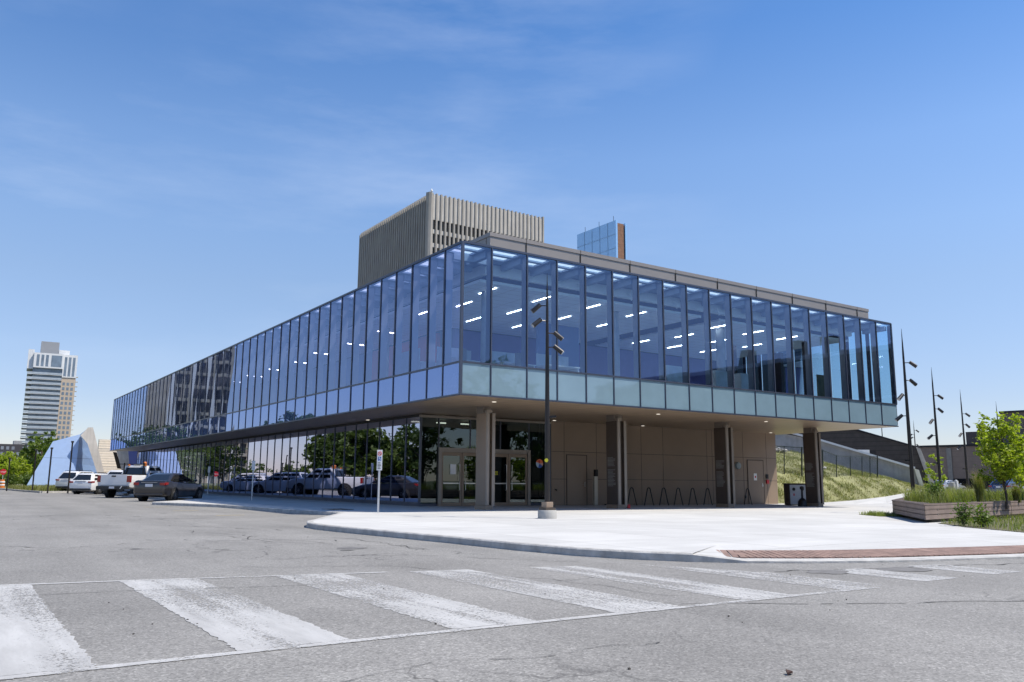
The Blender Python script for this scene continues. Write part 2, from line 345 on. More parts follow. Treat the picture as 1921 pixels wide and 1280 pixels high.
KERB = [(-3.2,74),(-3.2,21.2),(-3.5,20.5),(-5.95,16.5),(-6.05,16.0),(-5.7,15.3),(-4.35,12.0),(-3.65,5.2),(-3.2,2.6),(-3.3,1.7),(-4.2,0.2),(-5.7,-2.4),(-6.2,-3.2),(-6.5,-4.0),(-6.58,-5.0),
        (-6.5,-6.0),(-6.24,-8.1),(-6.0,-10.0),(-5.85,-11.8),(-5.62,-13.1),(-5.25,-13.95),(-4.75,-14.65)]
RAMP = [(-4.75,-14.65),(-4.2,-15.15),(-3.5,-15.55),(-2.7,-15.9),(-1.9,-16.15),(-.6,-16.45),(.6,-16.7),(3,-17.1),(8,-17.7),(16,-18.4)]
PH = .12
def inset(pts, d):
    o = []
    for i, p in enumerate(pts):
        a = V3((*pts[max(i-1, 0)], 0)); c = V3((*pts[min(i+1, len(pts)-1)], 0)); tn = (c-a).normalized(); nn = V3((-tn.y, tn.x, 0))
        o.append((p[0]+nn.x*d, p[1]+nn.y*d))
    return o
kin = inset(KERB, .16); rin = inset(RAMP, 1.9); rk = inset(RAMP, .2)
b = MB()
for i in range(len(KERB)-1):
    for (a0, a1, h0, h1) in ((KERB, KERB, -.05, PH-.02), ):
        p, q = a0[i], a0[i+1]
        b.quad((*p, gz(p[0])+h0), (*q, gz(q[0])+h0), (*q, gz(q[0])+h1), (*p, gz(p[0])+h1))
    e0, e1 = inset(KERB, .02)[i], inset(KERB, .02)[i+1]
    p, q = KERB[i], KERB[i+1]
    b.quad((*p, gz(p[0])+PH-.02), (*q, gz(q[0])+PH-.02), (*e1, gz(e1[0])+PH), (*e0, gz(e0[0])+PH))
    b.quad((*e0, gz(e0[0])+PH), (*e1, gz(e1[0])+PH), (*kin[i+1], gz(q[0])+PH), (*kin[i], gz(p[0])+PH))
for i in range(len(RAMP)-1):
    p, q, r, s_ = RAMP[i], RAMP[i+1], rk[i+1], rk[i]
    h = [.10 if i == 0 else .03, .03]
    b.quad((*p, gz(p[0])-.05), (*q, gz(q[0])-.05), (*q, gz(q[0])+h[1]), (*p, gz(p[0])+h[0]))
    b.quad((*p, gz(p[0])+h[0]), (*q, gz(q[0])+h[1]), (*r, gz(r[0])+h[1]+.008), (*s_, gz(s_[0])+h[0]+.008))
tag(b.obj('kerb', mt_kerb, fix=False), kind='structure')
# plaza top: interior of kerb and ramp
from mathutils.geometry import tessellate_polygon
outl = kin+rin[1:]+[(60,-17),(90,20),(90,74)]
b = MB(); tri = tessellate_polygon([[V3((x, y, 0)) for x, y in outl]])
bm = bmesh.new(); vs = [bm.verts.new((x, y, 0)) for x, y in outl]
for f in tri:
    try: bm.faces.new([vs[i] for i in f])
    except ValueError: pass
for X in (-12, 0, 12, 24, 36):
    bmesh.ops.bisect_plane(bm, geom=bm.verts[:]+bm.edges[:]+bm.faces[:], plane_co=(X,0,0), plane_no=(1,0,0))
for v in bm.verts: v.co.z = gz(v.co.x)+PH
bmesh.ops.recalc_face_normals(bm, faces=bm.faces)
me = bpy.data.meshes.new('pavement'); bm.to_mesh(me); bm.free(); me.materials.append(mt_plaza)
o = bpy.data.objects.new('pavement', me); COL.objects.link(o); tag(o, kind='structure')
b = MB()
for i in range(len(RAMP)-1):
    p, q, r, s_ = rk[i], rk[i+1], rin[i+1], rin[i]
    b.quad((*p, gz(p[0])+(.108 if i == 0 else .038)), (*q, gz(q[0])+.038), (*r, gz(r[0])+PH), (*s_, gz(s_[0])+PH))
tag(b.obj('pavement_ramp', mt_plaza, fix=False), kind='structure')
# rust-red tactile strip: ribbed plates along the crossing
mt_rust = M('rust_brick', (.25,.165,.135), .8, var=.28, scale=5, bump=.3)
mt_rustdk = M('rust_joint', (.09,.06,.05), .9, var=.1)
def along(pts, s):
    for i in range(len(pts)-1):
        a, c = V3((*pts[i], 0)), V3((*pts[i+1], 0)); L = (c-a).length
        if s <= L or i == len(pts)-2: return a+(c-a)*(s/L), (c-a).normalized()
        s -= L
b = MB(); b2 = MB(); s_ = .42
def rz_(x, n_): return gz(x)+.038+(PH-.038)*(n_-.2)/1.7
while s_ < 13:
    p, tn = along(RAMP, s_); nn = V3((-tn.y, tn.x, 0))
    a, c = p+nn*.30, p+nn*1.08
    a.z, c.z = rz_(a.x, .30)+.012, rz_(c.x, 1.08)+.012
    b.bar(a, c, .085, .016); s_ += .105
tag(b.obj('tactile_paving', mt_rust), kind='structure')
b = MB()
for i in range(1, 9):
    for s0, s1 in ((i*1.6-1.25, i*1.6+.36),):
        p, tn = along(RAMP, s0); q, tq = along(RAMP, s1); n0 = V3((-tn.y, tn.x, 0)); n1 = V3((-tq.y, tq.x, 0))
        P = [p+n0*.29, q+n1*.29, q+n1*1.09, p+n0*1.09]
        for k, d_ in zip(P, (.29, .29, 1.09, 1.09)): k.z = rz_(k.x, d_)+.008
        b.quad(*P)
tag(b.obj('tactile_paving_bed', mt_rustdk, fix=False), kind='structure')

# crosswalk paint
b = MB()
def yfar(x): return -13.15-.185*(x+13.0)
for i in range(9):
    x0 = -15.2+1.58*i if i else -15.2
    x1 = x0+.76
    n = 90; rc = random.Random(i); e0 = [rc.uniform(-.016, .016) for _ in range(n+1)]; e1 = [rc.uniform(-.016, .016) for _ in range(n+1)]
    for k in range(n):
        f0, f1 = k/n, (k+1)/n
        def pt(x, f):
            y0 = min(yfar(x), -13.2) if x < -5 else min(yfar(x), -16.2-.12*(x+5))
            yy = y0+(-17.7-y0)*f; return (x+(e0 if x == x0 else e1)[round(f*n)], yy, gz(x)+.004)
        b.quad(pt(x0, f0), pt(x1, f0), pt(x1, f1), pt(x0, f1))
for (x0, x1, fn) in ((-16, -9.2, lambda x: yfar(x)-.02), (-16, -5.2, lambda x: -17.76)):
    x = x0
    while x < x1:
        wa = [.045+.022*mn.noise(V3((x*5+q, 3.1*q, 1))) for q in range(4)]; b.quad((x, fn(x)-wa[0], gz(x)+.0055), (x+.07, fn(x+.07)-wa[1], gz(x)+.0055), (x+.07, fn(x+.07)+wa[2], gz(x)+.0055), (x, fn(x)+wa[3], gz(x)+.0055)); x += .07 if mn.noise(V3((x*1.7, 9, 2))) < .45 else .2
tag(b.obj('crosswalk', mt_paint, fix=False), kind='structure')
# sealed cracks, seams and repair joints in the asphalt
mt_seal = M('crack', (.04,.038,.037), .9, var=.3, scale=9)
b = MB()
def crack(pts, w0, wig=.05, seed=0):
    rnd = random.Random(seed); P = []
    for i in range(len(pts)-1):
        a, c = V3((*pts[i], 0)), V3((*pts[i+1], 0)); n = max(2, int((c-a).length/.12))
        P += [a+(c-a)*(k/n) for k in range(n)]
    Q = []
    for k, p in enumerate(P):
        Q.append(p+V3((mn.noise(V3((p.x*2.1+seed, p.y*2.1, seed)))*wig*2, mn.noise(V3((p.x*2.1, p.y*2.1+seed, 7)))*wig*2, 0)))
    for k in range(len(Q)-1):
        d = (Q[k+1]-Q[k]).normalized(); nn = V3((-d.y, d.x, 0)); wa = w0*(.35+rnd.random()); 
        if rnd.random() < .1: continue
        A, B_ = Q[k]-nn*wa/2, Q[k]+nn*wa/2; C_, D_ = Q[k+1]+nn*wa/2, Q[k+1]-nn*wa/2
        b.add([(p.x, p.y, gz(p.x)+.0055) for p in (A, B_, C_, D_)], [(0, 1, 2, 3)])
crack([(-8.0,-17.6),(-6.2,-18.6),(-3.5,-19.6),(0,-20.6),(4,-21.5)], .018, .05, 3)
crack([(-16,-14.0),(-12.6,-14.15),(-10.2,-14.7)], .012, .03, 4)
crack([(-14,-1.2),(-11.5,-2.0),(-9.6,-1.4),(-8.2,-3.4),(-7.4,-5.0)], .022, .18, 5)
crack([(-9.2,-6.0),(-8.2,-8.5),(-7.2,-10.0),(-6.9,-12.4)], .014, .2, 6)
crack([(-15,5.5),(-12,4),(-10,5.5),(-8.7,3)], .03, .25, 8)
crack([(-5.4,-15.9),(-4.2,-16.3),(-2.6,-16.6),(0.2,-17.2),(3,-17.6)], .03, .12, 9)
crack([(-12.5,-19.0),(-11.2,-18.7),(-9.4,-18.9)], .008, .08, 12)
crack([(-9.4,-4.4),(-8.6,-6.2),(-8.9,-8.0),(-8.0,-9.4)], .02, .22, 21); crack([(-7.6,-7.2),(-7.0,-9.0),(-7.2,-11.2)], .016, .2, 22); crack([(-10.8,-6.8),(-9.6,-7.6),(-8.6,-7.5),(-7.5,-8.4)], .018, .24, 23)
crack([(-13.4,-7.5),(-11.8,-8.2),(-10.6,-7.4)], .016, .2, 24); crack([(-16,2.4),(-13.5,1.8),(-11.0,2.6),(-8.5,1.6),(-6.8,2.0)], .03, .25, 25); crack([(-9.0,-11.4),(-7.6,-12.0),(-6.6,-13.4),(-5.8,-14.4)], .014, .1, 26)
crack([(-10.5,-12.4),(-8.8,-13.2),(-7.9,-15.5),(-7.6,-17.4)], .012, .12, 13)
tag(b.obj('road_crack', mt_seal, fix=False), kind='structure')
b = MB(); rnd = random.Random(5)
def blotch(cx, cy, r, n=16, seed=1):
    rr = random.Random(seed)
    return [(cx+r*(.6+.5*rr.random())*math.cos(2*math.pi*k/n), cy+r*(.6+.5*rr.random())*math.sin(2*math.pi*k/n)*.8, gz(cx)+.006) for k in range(n)]
b.poly(blotch(-8.05,-10.2,.32,14,4)); b.poly(blotch(-8.3,-10.6,.12,10,6)); b.poly(blotch(-4.2,-16.45,.35,14,9)); b.poly(blotch(-3.0,-16.75,.4,14,10))
tag(b.obj('asphalt_patch', M('fresh_asphalt', (.155,.15,.148), .9, var=.2, scale=8), fix=False), kind='structure')
b = MB(); mt_rusty = M('rust_stain', (.075,.055,.048), .95, var=.3, scale=30)
for k in range(70):
    x, y = -11.62+rnd.gauss(0, .085), -19.46+rnd.gauss(0, .045); r = .004+.008*rnd.random()
    b.poly([(x+r*math.cos(a_*1.05), y+r*math.sin(a_*1.05), gz(x)+.0055) for a_ in range(6)])
tag(b.obj('rust_stain', mt_rusty, fix=False), kind='structure')
b = MB()
for k in range(34):
    x, y = -14+rnd.random()*14, -20.4+rnd.random()*6.5; r = .004+.008*rnd.random()
    b.sphere((x, y, gz(x)+r*.5), r, 1, .8, .6, 6, 4)
tag(b.obj('gravel', M('grit', (.06,.055,.05), .9, var=.3)), kind='stuff')
# faded yellow parking ticks along the bays
b = MB()
for (x, y) in ((-6.6,3.5),(-6.9,8.0),(-7.0,12.4)):
    b.quad((x, y, gz(x)+.005), (x+.9, y+.05, gz(x)+.005), (x+.9, y+.17, gz(x)+.005), (x, y+.12, gz(x)+.005))
tag(b.obj('parking_marking', M('faded_yellow', (.5,.4,.2), .8, var=.3, scale=20), fix=False), kind='structure')

# ------------------------------------------------------------------ the glass building
ZT, ZM, ZB = 9.108, 5.019, 3.919
def fx(n): return 0 if n == 0 else 1.174 if n == 1 else 2.658+(n-2)*1.32
def ly(n): return 0 if n == 0 else 1.182 if n == 1 else 2.321+(n-2)*1.328
NF = 19; XR = fx(NF); YE = 69.45
LY = [ly(i) for i in range(53) if ly(i) < YE-.5]+[YE]
FX = [fx(i) for i in range(NF+1)]
def xr(y): return XR+.15*y                        # the right-hand flank splays outward
B = thing('glass_building', 'long two storey blue glass building with overhanging upper floor on columns', 'building')
rj = random.Random(2)
def pane(name, o, u, L, z0, z1, nrm, mat, j=.003, nseg=(1, 1)):
    """one sheet of glass, its corners a few millimetres out of plane as real panes are"""
    e = [[rj.uniform(-j, j) for _ in range(2)] for _ in range(2)]
    g = .022; b = MB(); A = V3(o)+V3(u)*g
    def P(a, c): return A+V3(u)*((L-2*g)*a)+V3((0,0,z0+(z1-z0)*c))+V3(nrm)*(e[0][0]*(1-a)*(1-c)+e[1][0]*a*(1-c)+e[0][1]*(1-a)*c+e[1][1]*a*c)
    q = [P(0,0), P(1,0), P(1,1), P(0,1)]
    if (q[1]-q[0]).cross(q[3]-q[0]).dot(V3(nrm)) < 0: q = q[::-1]          # the outer side faces out
    b.quad(*q); return b.obj(name, mat, B, fix=False)
def frame_for(w_, o, u, L, z0, z1, nin, cap=.05, fin=.2):
    """mullion, transom and inner fin belonging to one window, as its sub-part"""
    o, u, nin = V3(o), V3(u), V3(nin); b = MB()
    b.obox(o+V3((0,0,(z0+z1)/2))-nin*.004, u*(cap/2), nin*.028, V3((0,0,(z1-z0)/2)))
    f = b.obj('frame', mt_alu, w_)
    return f
for i in range(NF):
    x0, x1 = FX[i], FX[i+1]
    wd = pane('window', (x0,0,0), (1,0,0), x1-x0, ZM+.03, ZT-.04, (0,-1,0), GL_F)
    frame_for(wd, (x1,0,0), (1,0,0), x1-x0, ZM, ZT, (0,1,0), .05 if i < NF-1 else .08)
    if i == 0: MB().box(-.045, .045, -.05, .04, ZB, ZT).obj('corner_post', mt_alu, B)
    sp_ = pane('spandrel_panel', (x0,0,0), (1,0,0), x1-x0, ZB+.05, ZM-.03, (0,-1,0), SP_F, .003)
    if i < NF-1: MB().box(x1-.02, x1+.02, -.03, .01, ZB+.05, ZM-.03).obj('joint', mt_alu, sp_)
for i in range(len(LY)-1):
    y0, y1 = LY[i], LY[i+1]
    wd = pane('window', (0,y0,0), (0,1,0), y1-y0, ZM+.03, ZT-.04, (-1,0,0), GL_L, .0042)
    frame_for(wd, (0,y1,0), (0,1,0), y1-y0, ZM, ZT, (1,0,0), .05)
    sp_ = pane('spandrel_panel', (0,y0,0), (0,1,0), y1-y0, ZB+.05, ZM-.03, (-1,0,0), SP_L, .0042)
    if i < len(LY)-2: MB().box(-.03, .01, y1-.02, y1+.02, ZB+.05, ZM-.03).obj('joint', mt_alu, sp_)
b = MB()
for z0, z1 in ((ZM-.03, ZM+.03), (ZB-.005, ZB+.05), (ZT-.045, ZT+.03)):
    b.box(.046, XR, -.034, .03, z0, z1); b.box(-.034, .03, .041, YE, z0, z1)
b.obj('transom', mt_alu, B)
b = MB()                                            # inner fins that stiffen the tall panes
for i in range(1, NF): b.box(FX[i]-.03, FX[i]+.03, .035, .30, ZM-.1, ZT-.12)
b.obj('window_fin', mt_fin, B)
b = MB()
for y in LY[1:-1]: b.box(.035, .30, y-.03, y+.03, ZM-.1, ZT-.12)
b.obj('window_fin', mt_fin, B)
# right-hand flank: glass too, so the end bay is seen through
nR = 10
for k in range(nR):
    y0, y1 = k*1.32, (k+1)*1.32
    A, C_ = V3((xr(y0), y0, 0)), V3((xr(y1), y1, 0)); u = (C_-A).normalized()
    pane('window', A, u, (C_-A).length, ZM+.03, ZT-.04, (u.y, -u.x, 0), GL_R, .001)
b = MB()
for k in range(nR+1): b.box(xr(k*1.32)-.03-(.05 if k else .0), xr(k*1.32)+.03-(.05 if k else .0), k*1.32+.01, k*1.32+.2, ZB+.1, ZT-.1)
b.prism([(xr(13.2), 13.2, ZB), (xr(13.2)+.1, 13.2, ZB), (xr(13.2)+.1, 13.2, ZT), (xr(13.2), 13.2, ZT)], (1.2, 50, 0))
b.prism([(xr(.02), .02, ZB), (xr(13.2), 13.2, ZB), (xr(13.2), 13.2, ZM), (xr(.02), .02, ZM)], (-.06, 0, 0))
b.obj('flank_frame', mt_alu, B)
# slabs
mt_floor = M('office_floor', (.72,.74,.76), .6, var=.1)
mt_ceil = M('ceiling_tile', (.62,.66,.70), .8, var=.03)
mt_deck = M('ceiling_deck', (.30,.36,.46), .7, var=.06)
mt_bulk = M('white_plaster', (.88,.88,.87), .7, var=.03)
FZ = ZM-.12
MB().prism([(.1,.1,ZB+.06),(xr(.1)-.12,.1,ZB+.06),(xr(60)-.2,60,ZB+.06),(.1,YE-.1,ZB+.06)], (0,0,FZ-ZB-.06)).obj('floor_slab', mt_floor, B)
mt_soff = M_lines('soffit_panel', (.34,.25,.17), (.06,.048,.038), 'YX', (.66, 1.32), (.035, .03), .38, .06, .75, metal=.15)
b = MB().prism([(.04,.04,ZB),(xr(.04)-.03,.04,ZB),(xr(60)-.05,60,ZB),(.04,YE-.03,ZB)], (0,0,.05)); b.obj('soffit', mt_soff, B)
# roof: thin edge near the glass, then the set-back fascia
SK = ((.10, .52), (.70, 1.10))                      # two rows of frosted rooflights along the edge
b = MB(); r0, r1 = ZT-.09, ZT
b.prism([(1.10,1.10,r0),(xr(1.1)-.05,1.10,r0),(xr(60)-.1,60,r0),(1.10,YE-.02,r0)], (0,0,.09)); b.box(.02, .099, .02, 1.098, r0, r1); b.box(.955, 1.098, .02, 1.098, r0, r1); b.box(.10, .954, .02, .10, r0, r1); b.box(.10, .954, .52, .70, r0, r1)
for (ya, yb) in ((.02,.10),(.52,.70)): b.box(1.10, xr(0)-.03, ya, yb, r0, r1)
for (xa, xb) in ((.02,.10),(.52,.70)): b.box(xa, xb, 1.10, YE-.02, r0, r1)
for i in range(1, NF):
    for ya, yb in SK:
        xa_, xb_ = max(1.102, FX[i]-.24), FX[i]+.14 if i < NF else XR
        if xb_ > 1.2: b.box(xa_, xb_, ya+.001, yb-.001, r0, r1)
for y in LY[1:-1]:
    for xa, xb in SK:
        if y+.14 > 1.2: b.box(xa+.001, xb-.001, max(1.102, y-.26), y+.14, r0, r1)
b.obj('roof', mt_deck, B)
PX0, PY0, PZ1 = 1.86, 1.2, 10.06
b = MB()
b.box(PX0, XR+.02, PY0, PY0+.25, ZT+.005, PZ1-.15); b.box(PX0-.03, XR+.04, PY0-.03, PY0+.28, PZ1-.15+.004, PZ1)
b.box(PX0, PX0+.25, PY0+.29, YE-4, ZT+.005, PZ1-.15); b.box(PX0-.03, PX0+.28, PY0+.29, YE-4, PZ1-.15+.004, PZ1)
b.box(XR-.24, XR+.02, PY0+.29, 40, ZT+.005, PZ1-.15); b.box(XR-.25, XR+.04, PY0+.29, 40, PZ1-.15+.004, PZ1)
b.obj('parapet', M('fascia_panel', (.27,.238,.215), .42, metal=.3, var=.04, scale=.7), B)
b = MB()
for x in [PX0+1.59+2.585*k for k in range(9)]: b.box(x-.012, x+.012, PY0-.034, PY0+.002, ZT+.02, PZ1+.003)
b.obj('parapet_joint', mt_joint, B)
# perimeter ceiling: luminous panels between beams
mt_lpan, tq, oq = nt('frosted_rooflight'); tl_ = N(tq, 'ShaderNodeBsdfTranslucent'); tl_.inputs[0].default_value = (.93,.95,.97,1); tt_ = N(tq, 'ShaderNodeBsdfTransparent'); tt_.inputs[0].default_value = (.9,.93,.96,1); mq = N(tq, 'ShaderNodeMixShader'); mq.inputs[0].default_value = .5
tq.links.new(tt_.outputs[0], mq.inputs[1]); tq.links.new(tl_.outputs[0], mq.inputs[2]); tq.links.new(mq.outputs[0], oq.inputs[0]); mt_lin = M_emit('linear_lamp', (1.0,.92,.90), 15.0)
b = MB(); b2 = MB()
for i in range(NF):
    x0, x1 = FX[i], FX[i+1]
    for (ya, yb) in SK:
        b.quad((x0+.13, ya, ZT-.03), (x1-.23, ya, ZT-.03), (x1-.23, yb, ZT-.03), (x0+.13, yb, ZT-.03))
    b2.box(x1-.09, x1+.09, .3, 1.55, ZT-.32, ZT-.095)
b.obj('rooflight', mt_lpan, B, fix=False)
b = MB()
for i in range(len(LY)-1):
    y0, y1 = LY[i], LY[i+1]
    for (xa, xb) in SK:
        if i == 0: continue
        b.quad((xa, y0+.13, ZT-.03), (xb, y0+.13, ZT-.03), (xb, y1-.25, ZT-.03), (xa, y1-.25, ZT-.03))
    b2.box(.3, 1.75, y1-.09, y1+.09, ZT-.32, ZT-.095)
b.obj('rooflight', mt_lpan, B, fix=False)
b2.obj('ceiling_beam', mt_deck, B)
b = MB(); b.box(2.1, 24.2, 1.62, 1.8, 8.60, 8.985); b.box(1.92, 2.1, 1.62, YE-.6, 8.60, 8.985); b.obj('bulkhead', mt_bulk, B)
MB().box(2.15, 24.4, 2.25, YE-.6, 8.62, 8.98).obj('ceiling_void', M('ceiling_void', (.03,.06,.12), .8), B)
mt_ctile = M_lines('acoustic_ceiling', (.84,.86,.88), (.32,.36,.42), 'XY', (1.2, .6), (.02, .02), .8, .03, .8)
MB().box(1.9, 13.4, 1.9, 10.6, 8.36, 8.42).obj('ceiling', mt_ctile, B)
MB().box(14.6, 24.2, 1.9, 10.6, 8.36, 8.42).obj('ceiling', mt_ctile, B)
MB().box(1.9, 5.6, 10.7, YE-1, 8.36, 8.42).obj('ceiling', mt_ctile, B)
b = MB(); b.box(1.86, 13.42, 1.86, 1.898, 8.34, 8.45); b.box(1.86, 1.898, 1.9, YE-1, 8.34, 8.45); b.box(14.58, 24.22, 1.86, 1.898, 8.34, 8.45); b.obj('ceiling_edge', mt_bulk, B)
for i in range(9):
    for j in range(3):
        x, y = 2.9+2.55*i+(.5 if j % 2 else 0), 2.35+2.6*j
        if 12.6 < x+.6 < 15.2 or x > 23: continue
        MB().box(x-.007, x+.007, y-.0, y+1.25, 8.335, 8.357).obj('ceiling_light', mt_lin, B)
for j in range(12):
    y = 13.5+4.3*j; MB().box(3.2, 4.4, y-.007, y+.007, 8.335, 8.357).obj('ceiling_light', mt_lin, B)
b = MB()                                            # white sprinkler drops
for i in range(8):
    x = 3.6+2.6*i
    b.tube([(x,1.6,8.8),(x,1.45,8.78),(x+.05,1.4,8.6),(x+.05,1.4,8.45)], .022, 6)
b.obj('ceiling_pipe', mt_bulk, B)
mt_purp = M('purple_wall', (.13,.13,.36), .8, var=.05); mt_terra = M('terracotta_wall', (.66,.17,.15), .8, var=.06); mt_navy = M('navy_wall', (.11,.19,.40), .8, var=.05)
MB().box(6.0, 23.6, 10.8, 11.0, FZ+.002, 8.355).obj('inner_wall', mt_purp, B)
MB().box(5.8, 6.0, 12.2, 20.6, FZ+.002, 8.355).obj('inner_wall', mt_terra, B)
MB().box(5.8, 6.0, 20.65, 40, FZ+.002, 8.355).obj('inner_wall', mt_navy, B)
MB().box(5.8, 6.0, 40.05, 47, FZ+.002, 8.355).obj('inner_wall', mt_terra, B)
MB().box(5.8, 6.0, 47.05, YE-1, FZ+.002, 8.355).obj('inner_wall', mt_navy, B)
MB().box(8.2, 10.6, 7.0, 7.15, FZ+.002, 8.355).obj('inner_wall', mt_navy, B)
for (x, y) in ((3.0,3.2),(9.5,3.2),(16.1,3.2),(3.2,12.6),(3.2,19.2),(3.2,25.8),(3.2,32.4),(3.2,39)):
    MB().cyl((x,y,FZ), (x,y,8.355), .21, n=20).obj('inner_column', M('inner_column_paint', (.35,.38,.42), .6), B, smooth=True)
for (x, y) in ((22.6,3.2),(24.6,6.5),(20.6,6.4)):
    MB().box(x-.12, x+.12, y-.2, y+.2, FZ, 8.355).obj('inner_post', mt_pole, B)

# ground floor: glazed left side and entrance front
GX, GY = 2.6, 7.6; GT = ZB-.12
def pb(x): return gz(x)+PH
gy = [GY+1.328*k for k in range(47)]+[YE]
for i in range(len(gy)-1):
    pane('glazing_panel', (GX,gy[i],0), (0,1,0), gy[i+1]-gy[i], pb(GX)+.16, GT, (-1,0,0), GL_G, .0022)
b = MB()
for y in gy: b.box(GX-.03, GX+.06, y-.022, y+.022, pb(GX), GT)
b.box(GX-.04, GX+.07, GY+.03, YE, pb(GX)-.05, pb(GX)+.16); b.obj('glazing_mullion', mt_alu, B)
MB().box(GX-.015, GX+.1, GY+.0, YE, GT+.002, ZB-.002).obj('shadow_gap', mt_joint, B)
# entrance front
ex = [GX, 3.47, 8.13, 9.36]
b = MB(); b.box(GX-.06, 9.38, GY-.05, GY+.06, ZB-.15, ZB-.05); b.obj('head_beam', mt_taupelt, B)
def epane(x0, x1, z0, z1): return pane('glazing_panel', (x0,GY,0), (1,0,0), x1-x0, z0, z1, (0,-1,0), GL_E, .001)
epane(GX+.03, 3.47, pb(3)+.1, GT-.03); epane(8.13, 9.34, pb(9)+.1, GT-.03)
for k in range(3): epane(3.47+1.553*k, 3.47+1.553*(k+1), 2.46, GT-.03)
b = MB()
for x in (GX+.02, 3.47, 5.02, 6.58, 8.13, 9.34): b.box(x-.03, x+.03, GY-.02, GY+.08, 2.43 if 3.6 < x < 8 else pb(x)-.02, GT)
b.box(GX+.051, 3.439, GY-.02, GY+.06, pb(3)-.02, pb(3)+.1); b.box(8.161, 9.309, GY-.02, GY+.06, pb(9)-.02, pb(9)+.1); b.box(GX+.051, 9.309, GY+.02, GY+.05, GT-.03, GT); b.obj('entrance_frame', mt_alu, B)
for (x0, x1) in ((3.47, 5.74), (5.86, 8.13)):       # two pairs of glazed doors
    z1 = 2.42; b = MB(); zb = pb(x0)-.02
    b.box(x0-.03, x0+.11, GY-.11, GY+.05, zb, z1); b.box(x1-.11, x1+.03, GY-.11, GY+.05, zb, z1); b.box(x0-.03, x1+.03, GY-.112, GY+.052, z1, z1+.11); b.box(x0+.11, x1-.11, GY-.06, GY+.04, z1-.07, z1)
    df = b.obj('door_frame', mt_taupelt, B)
    xm = (x0+x1)/2
    for (a, c) in ((x0+.12, xm-.01), (xm+.01, x1-.12)):
        b = MB(); b.box(a, a+.09, GY-.05, GY+.0, zb+.02, z1-.08); b.box(c-.09, c, GY-.05, GY+.0, zb+.02, z1-.08); b.box(a+.09, c-.09, GY-.05, GY+.0, zb+.02, zb+.16); b.box(a+.09, c-.09, GY-.05, GY, z1-.22, z1-.08)
        d = b.obj('door', mt_taupe2, B)
        q = MB().quad((a+.09, GY-.03, zb+.16), (c-.09, GY-.03, zb+.16), (c-.09, GY-.03, z1-.22), (a+.09, GY-.03, z1-.22)).obj('pane', GL_E, d, fix=False)
        hx = c-.14 if a < xm-.5 else a+.14
        h = MB().tube([(hx,GY-.05,.75),(hx,GY-.12,.77),(hx,GY-.12,1.85),(hx,GY-.05,1.87)], .016, 8); h.obj('handle', mt_steel, d)
        MB().box(a+.1, c-.1, GY-.075, GY-.052, 1.02, 1.07).obj('push_bar', mt_steel, d)
MB().quad((4.02,GY-.056,1.42),(4.30,GY-.056,1.42),(4.30,GY-.056,1.84),(4.02,GY-.056,1.84)).obj('paper_notice', mt_sign, B, fix=False)
b = MB()
for k in range(4): b.box(6.02+.1*k+(.03 if k > 1 else 0), 6.09+.1*k+(.03 if k > 1 else 0), GY-.058, GY-.053, 1.42, 1.48); b.box(6.02+.1*k+(.03 if k > 1 else 0), 6.09+.1*k+(.03 if k > 1 else 0), GY-.058, GY-.053, 1.51, 1.57)
b.obj('yellow_decal', mt_yellow, B)
def disc(c, r, a0, a1, y, n=14): return [(c[0], y, c[1])]+[(c[0]+r*math.cos(a0+(a1-a0)*k/n), y, c[1]+r*math.sin(a0+(a1-a0)*k/n)) for k in range(n+1)]
EM = (8.72, 1.95)
e1 = MB().poly(disc(EM, .20, R_(70), R_(160), GY-.02)).poly(disc(EM, .20, R_(10), R_(70), GY-.02)).obj('emblem', M('emblem_orange', (.75,.16,.05), .4), B, fix=False)
MB().poly(disc(EM, .20, R_(160), R_(245), GY-.021)).obj('emblem_field', M('emblem_pale', (.45,.55,.7), .4), e1, fix=False)
MB().poly(disc(EM, .20, R_(245), R_(330), GY-.022)).obj('emblem_field', M('emblem_blue', (.03,.10,.42), .4), e1, fix=False)
MB().poly(disc(EM, .20, R_(330), R_(370), GY-.023)).obj('emblem_field', M('emblem_peach', (.65,.38,.30), .4), e1, fix=False)
MB().poly(disc(EM, .15, R_(70), R_(130), GY-.024)).obj('emblem_field', M('emblem_red', (.55,.03,.02), .4), e1, fix=False)
def text(name, s, loc, size, mat, parent, rot=(R_(90),0,0), al='CENTER', ex_=.002):
    cu = bpy.data.curves.new(name, 'FONT'); cu.body = s; cu.size = size; cu.align_x = al; cu.extrude = ex_
    tmp = bpy.data.objects.new('tmp', cu); COL.objects.link(tmp); dg = bpy.context.evaluated_depsgraph_get()
    me = bpy.data.meshes.new_from_object(tmp.evaluated_get(dg)); bpy.data.objects.remove(tmp)
    me.materials.clear(); me.materials.append(mat); o = bpy.data.objects.new(name, me); COL.objects.link(o); o.location = loc; o.rotation_euler = rot
    if parent is not None: o.parent = parent
    return o
text('lettering', 'PIT', (8.46, GY-.02, 3.0), .2, M('letter_blue', (.25,.38,.5), .4), B)
# ground-floor interior
mt_lob = M_emit('lobby_lamp', (1,.86,.7), 2.0)
MB().box(GX+.15, 24, GY+.3, YE-.3, gz(12)-.08, gz(3)+PH-.004).obj('lobby_floor', mt_floor, B)
MB().box(9.0, 9.2, GY+.4, YE-1, .1, ZB-.01).obj('lobby_wall', M('lobby_wall', (.05,.05,.05), .8), B)
MB().box(GX+.2, 8.9, 14.0, 14.2, .1, ZB-.6).obj('lobby_wall', M('lobby_wall2', (.035,.038,.042), .8), B)
for k in range(4): MB().box(3.6+1.3*k, 4.1+1.3*k, 10.4, 10.44, ZB-.16, ZB-.1).obj('lobby_light', mt_lob, B)
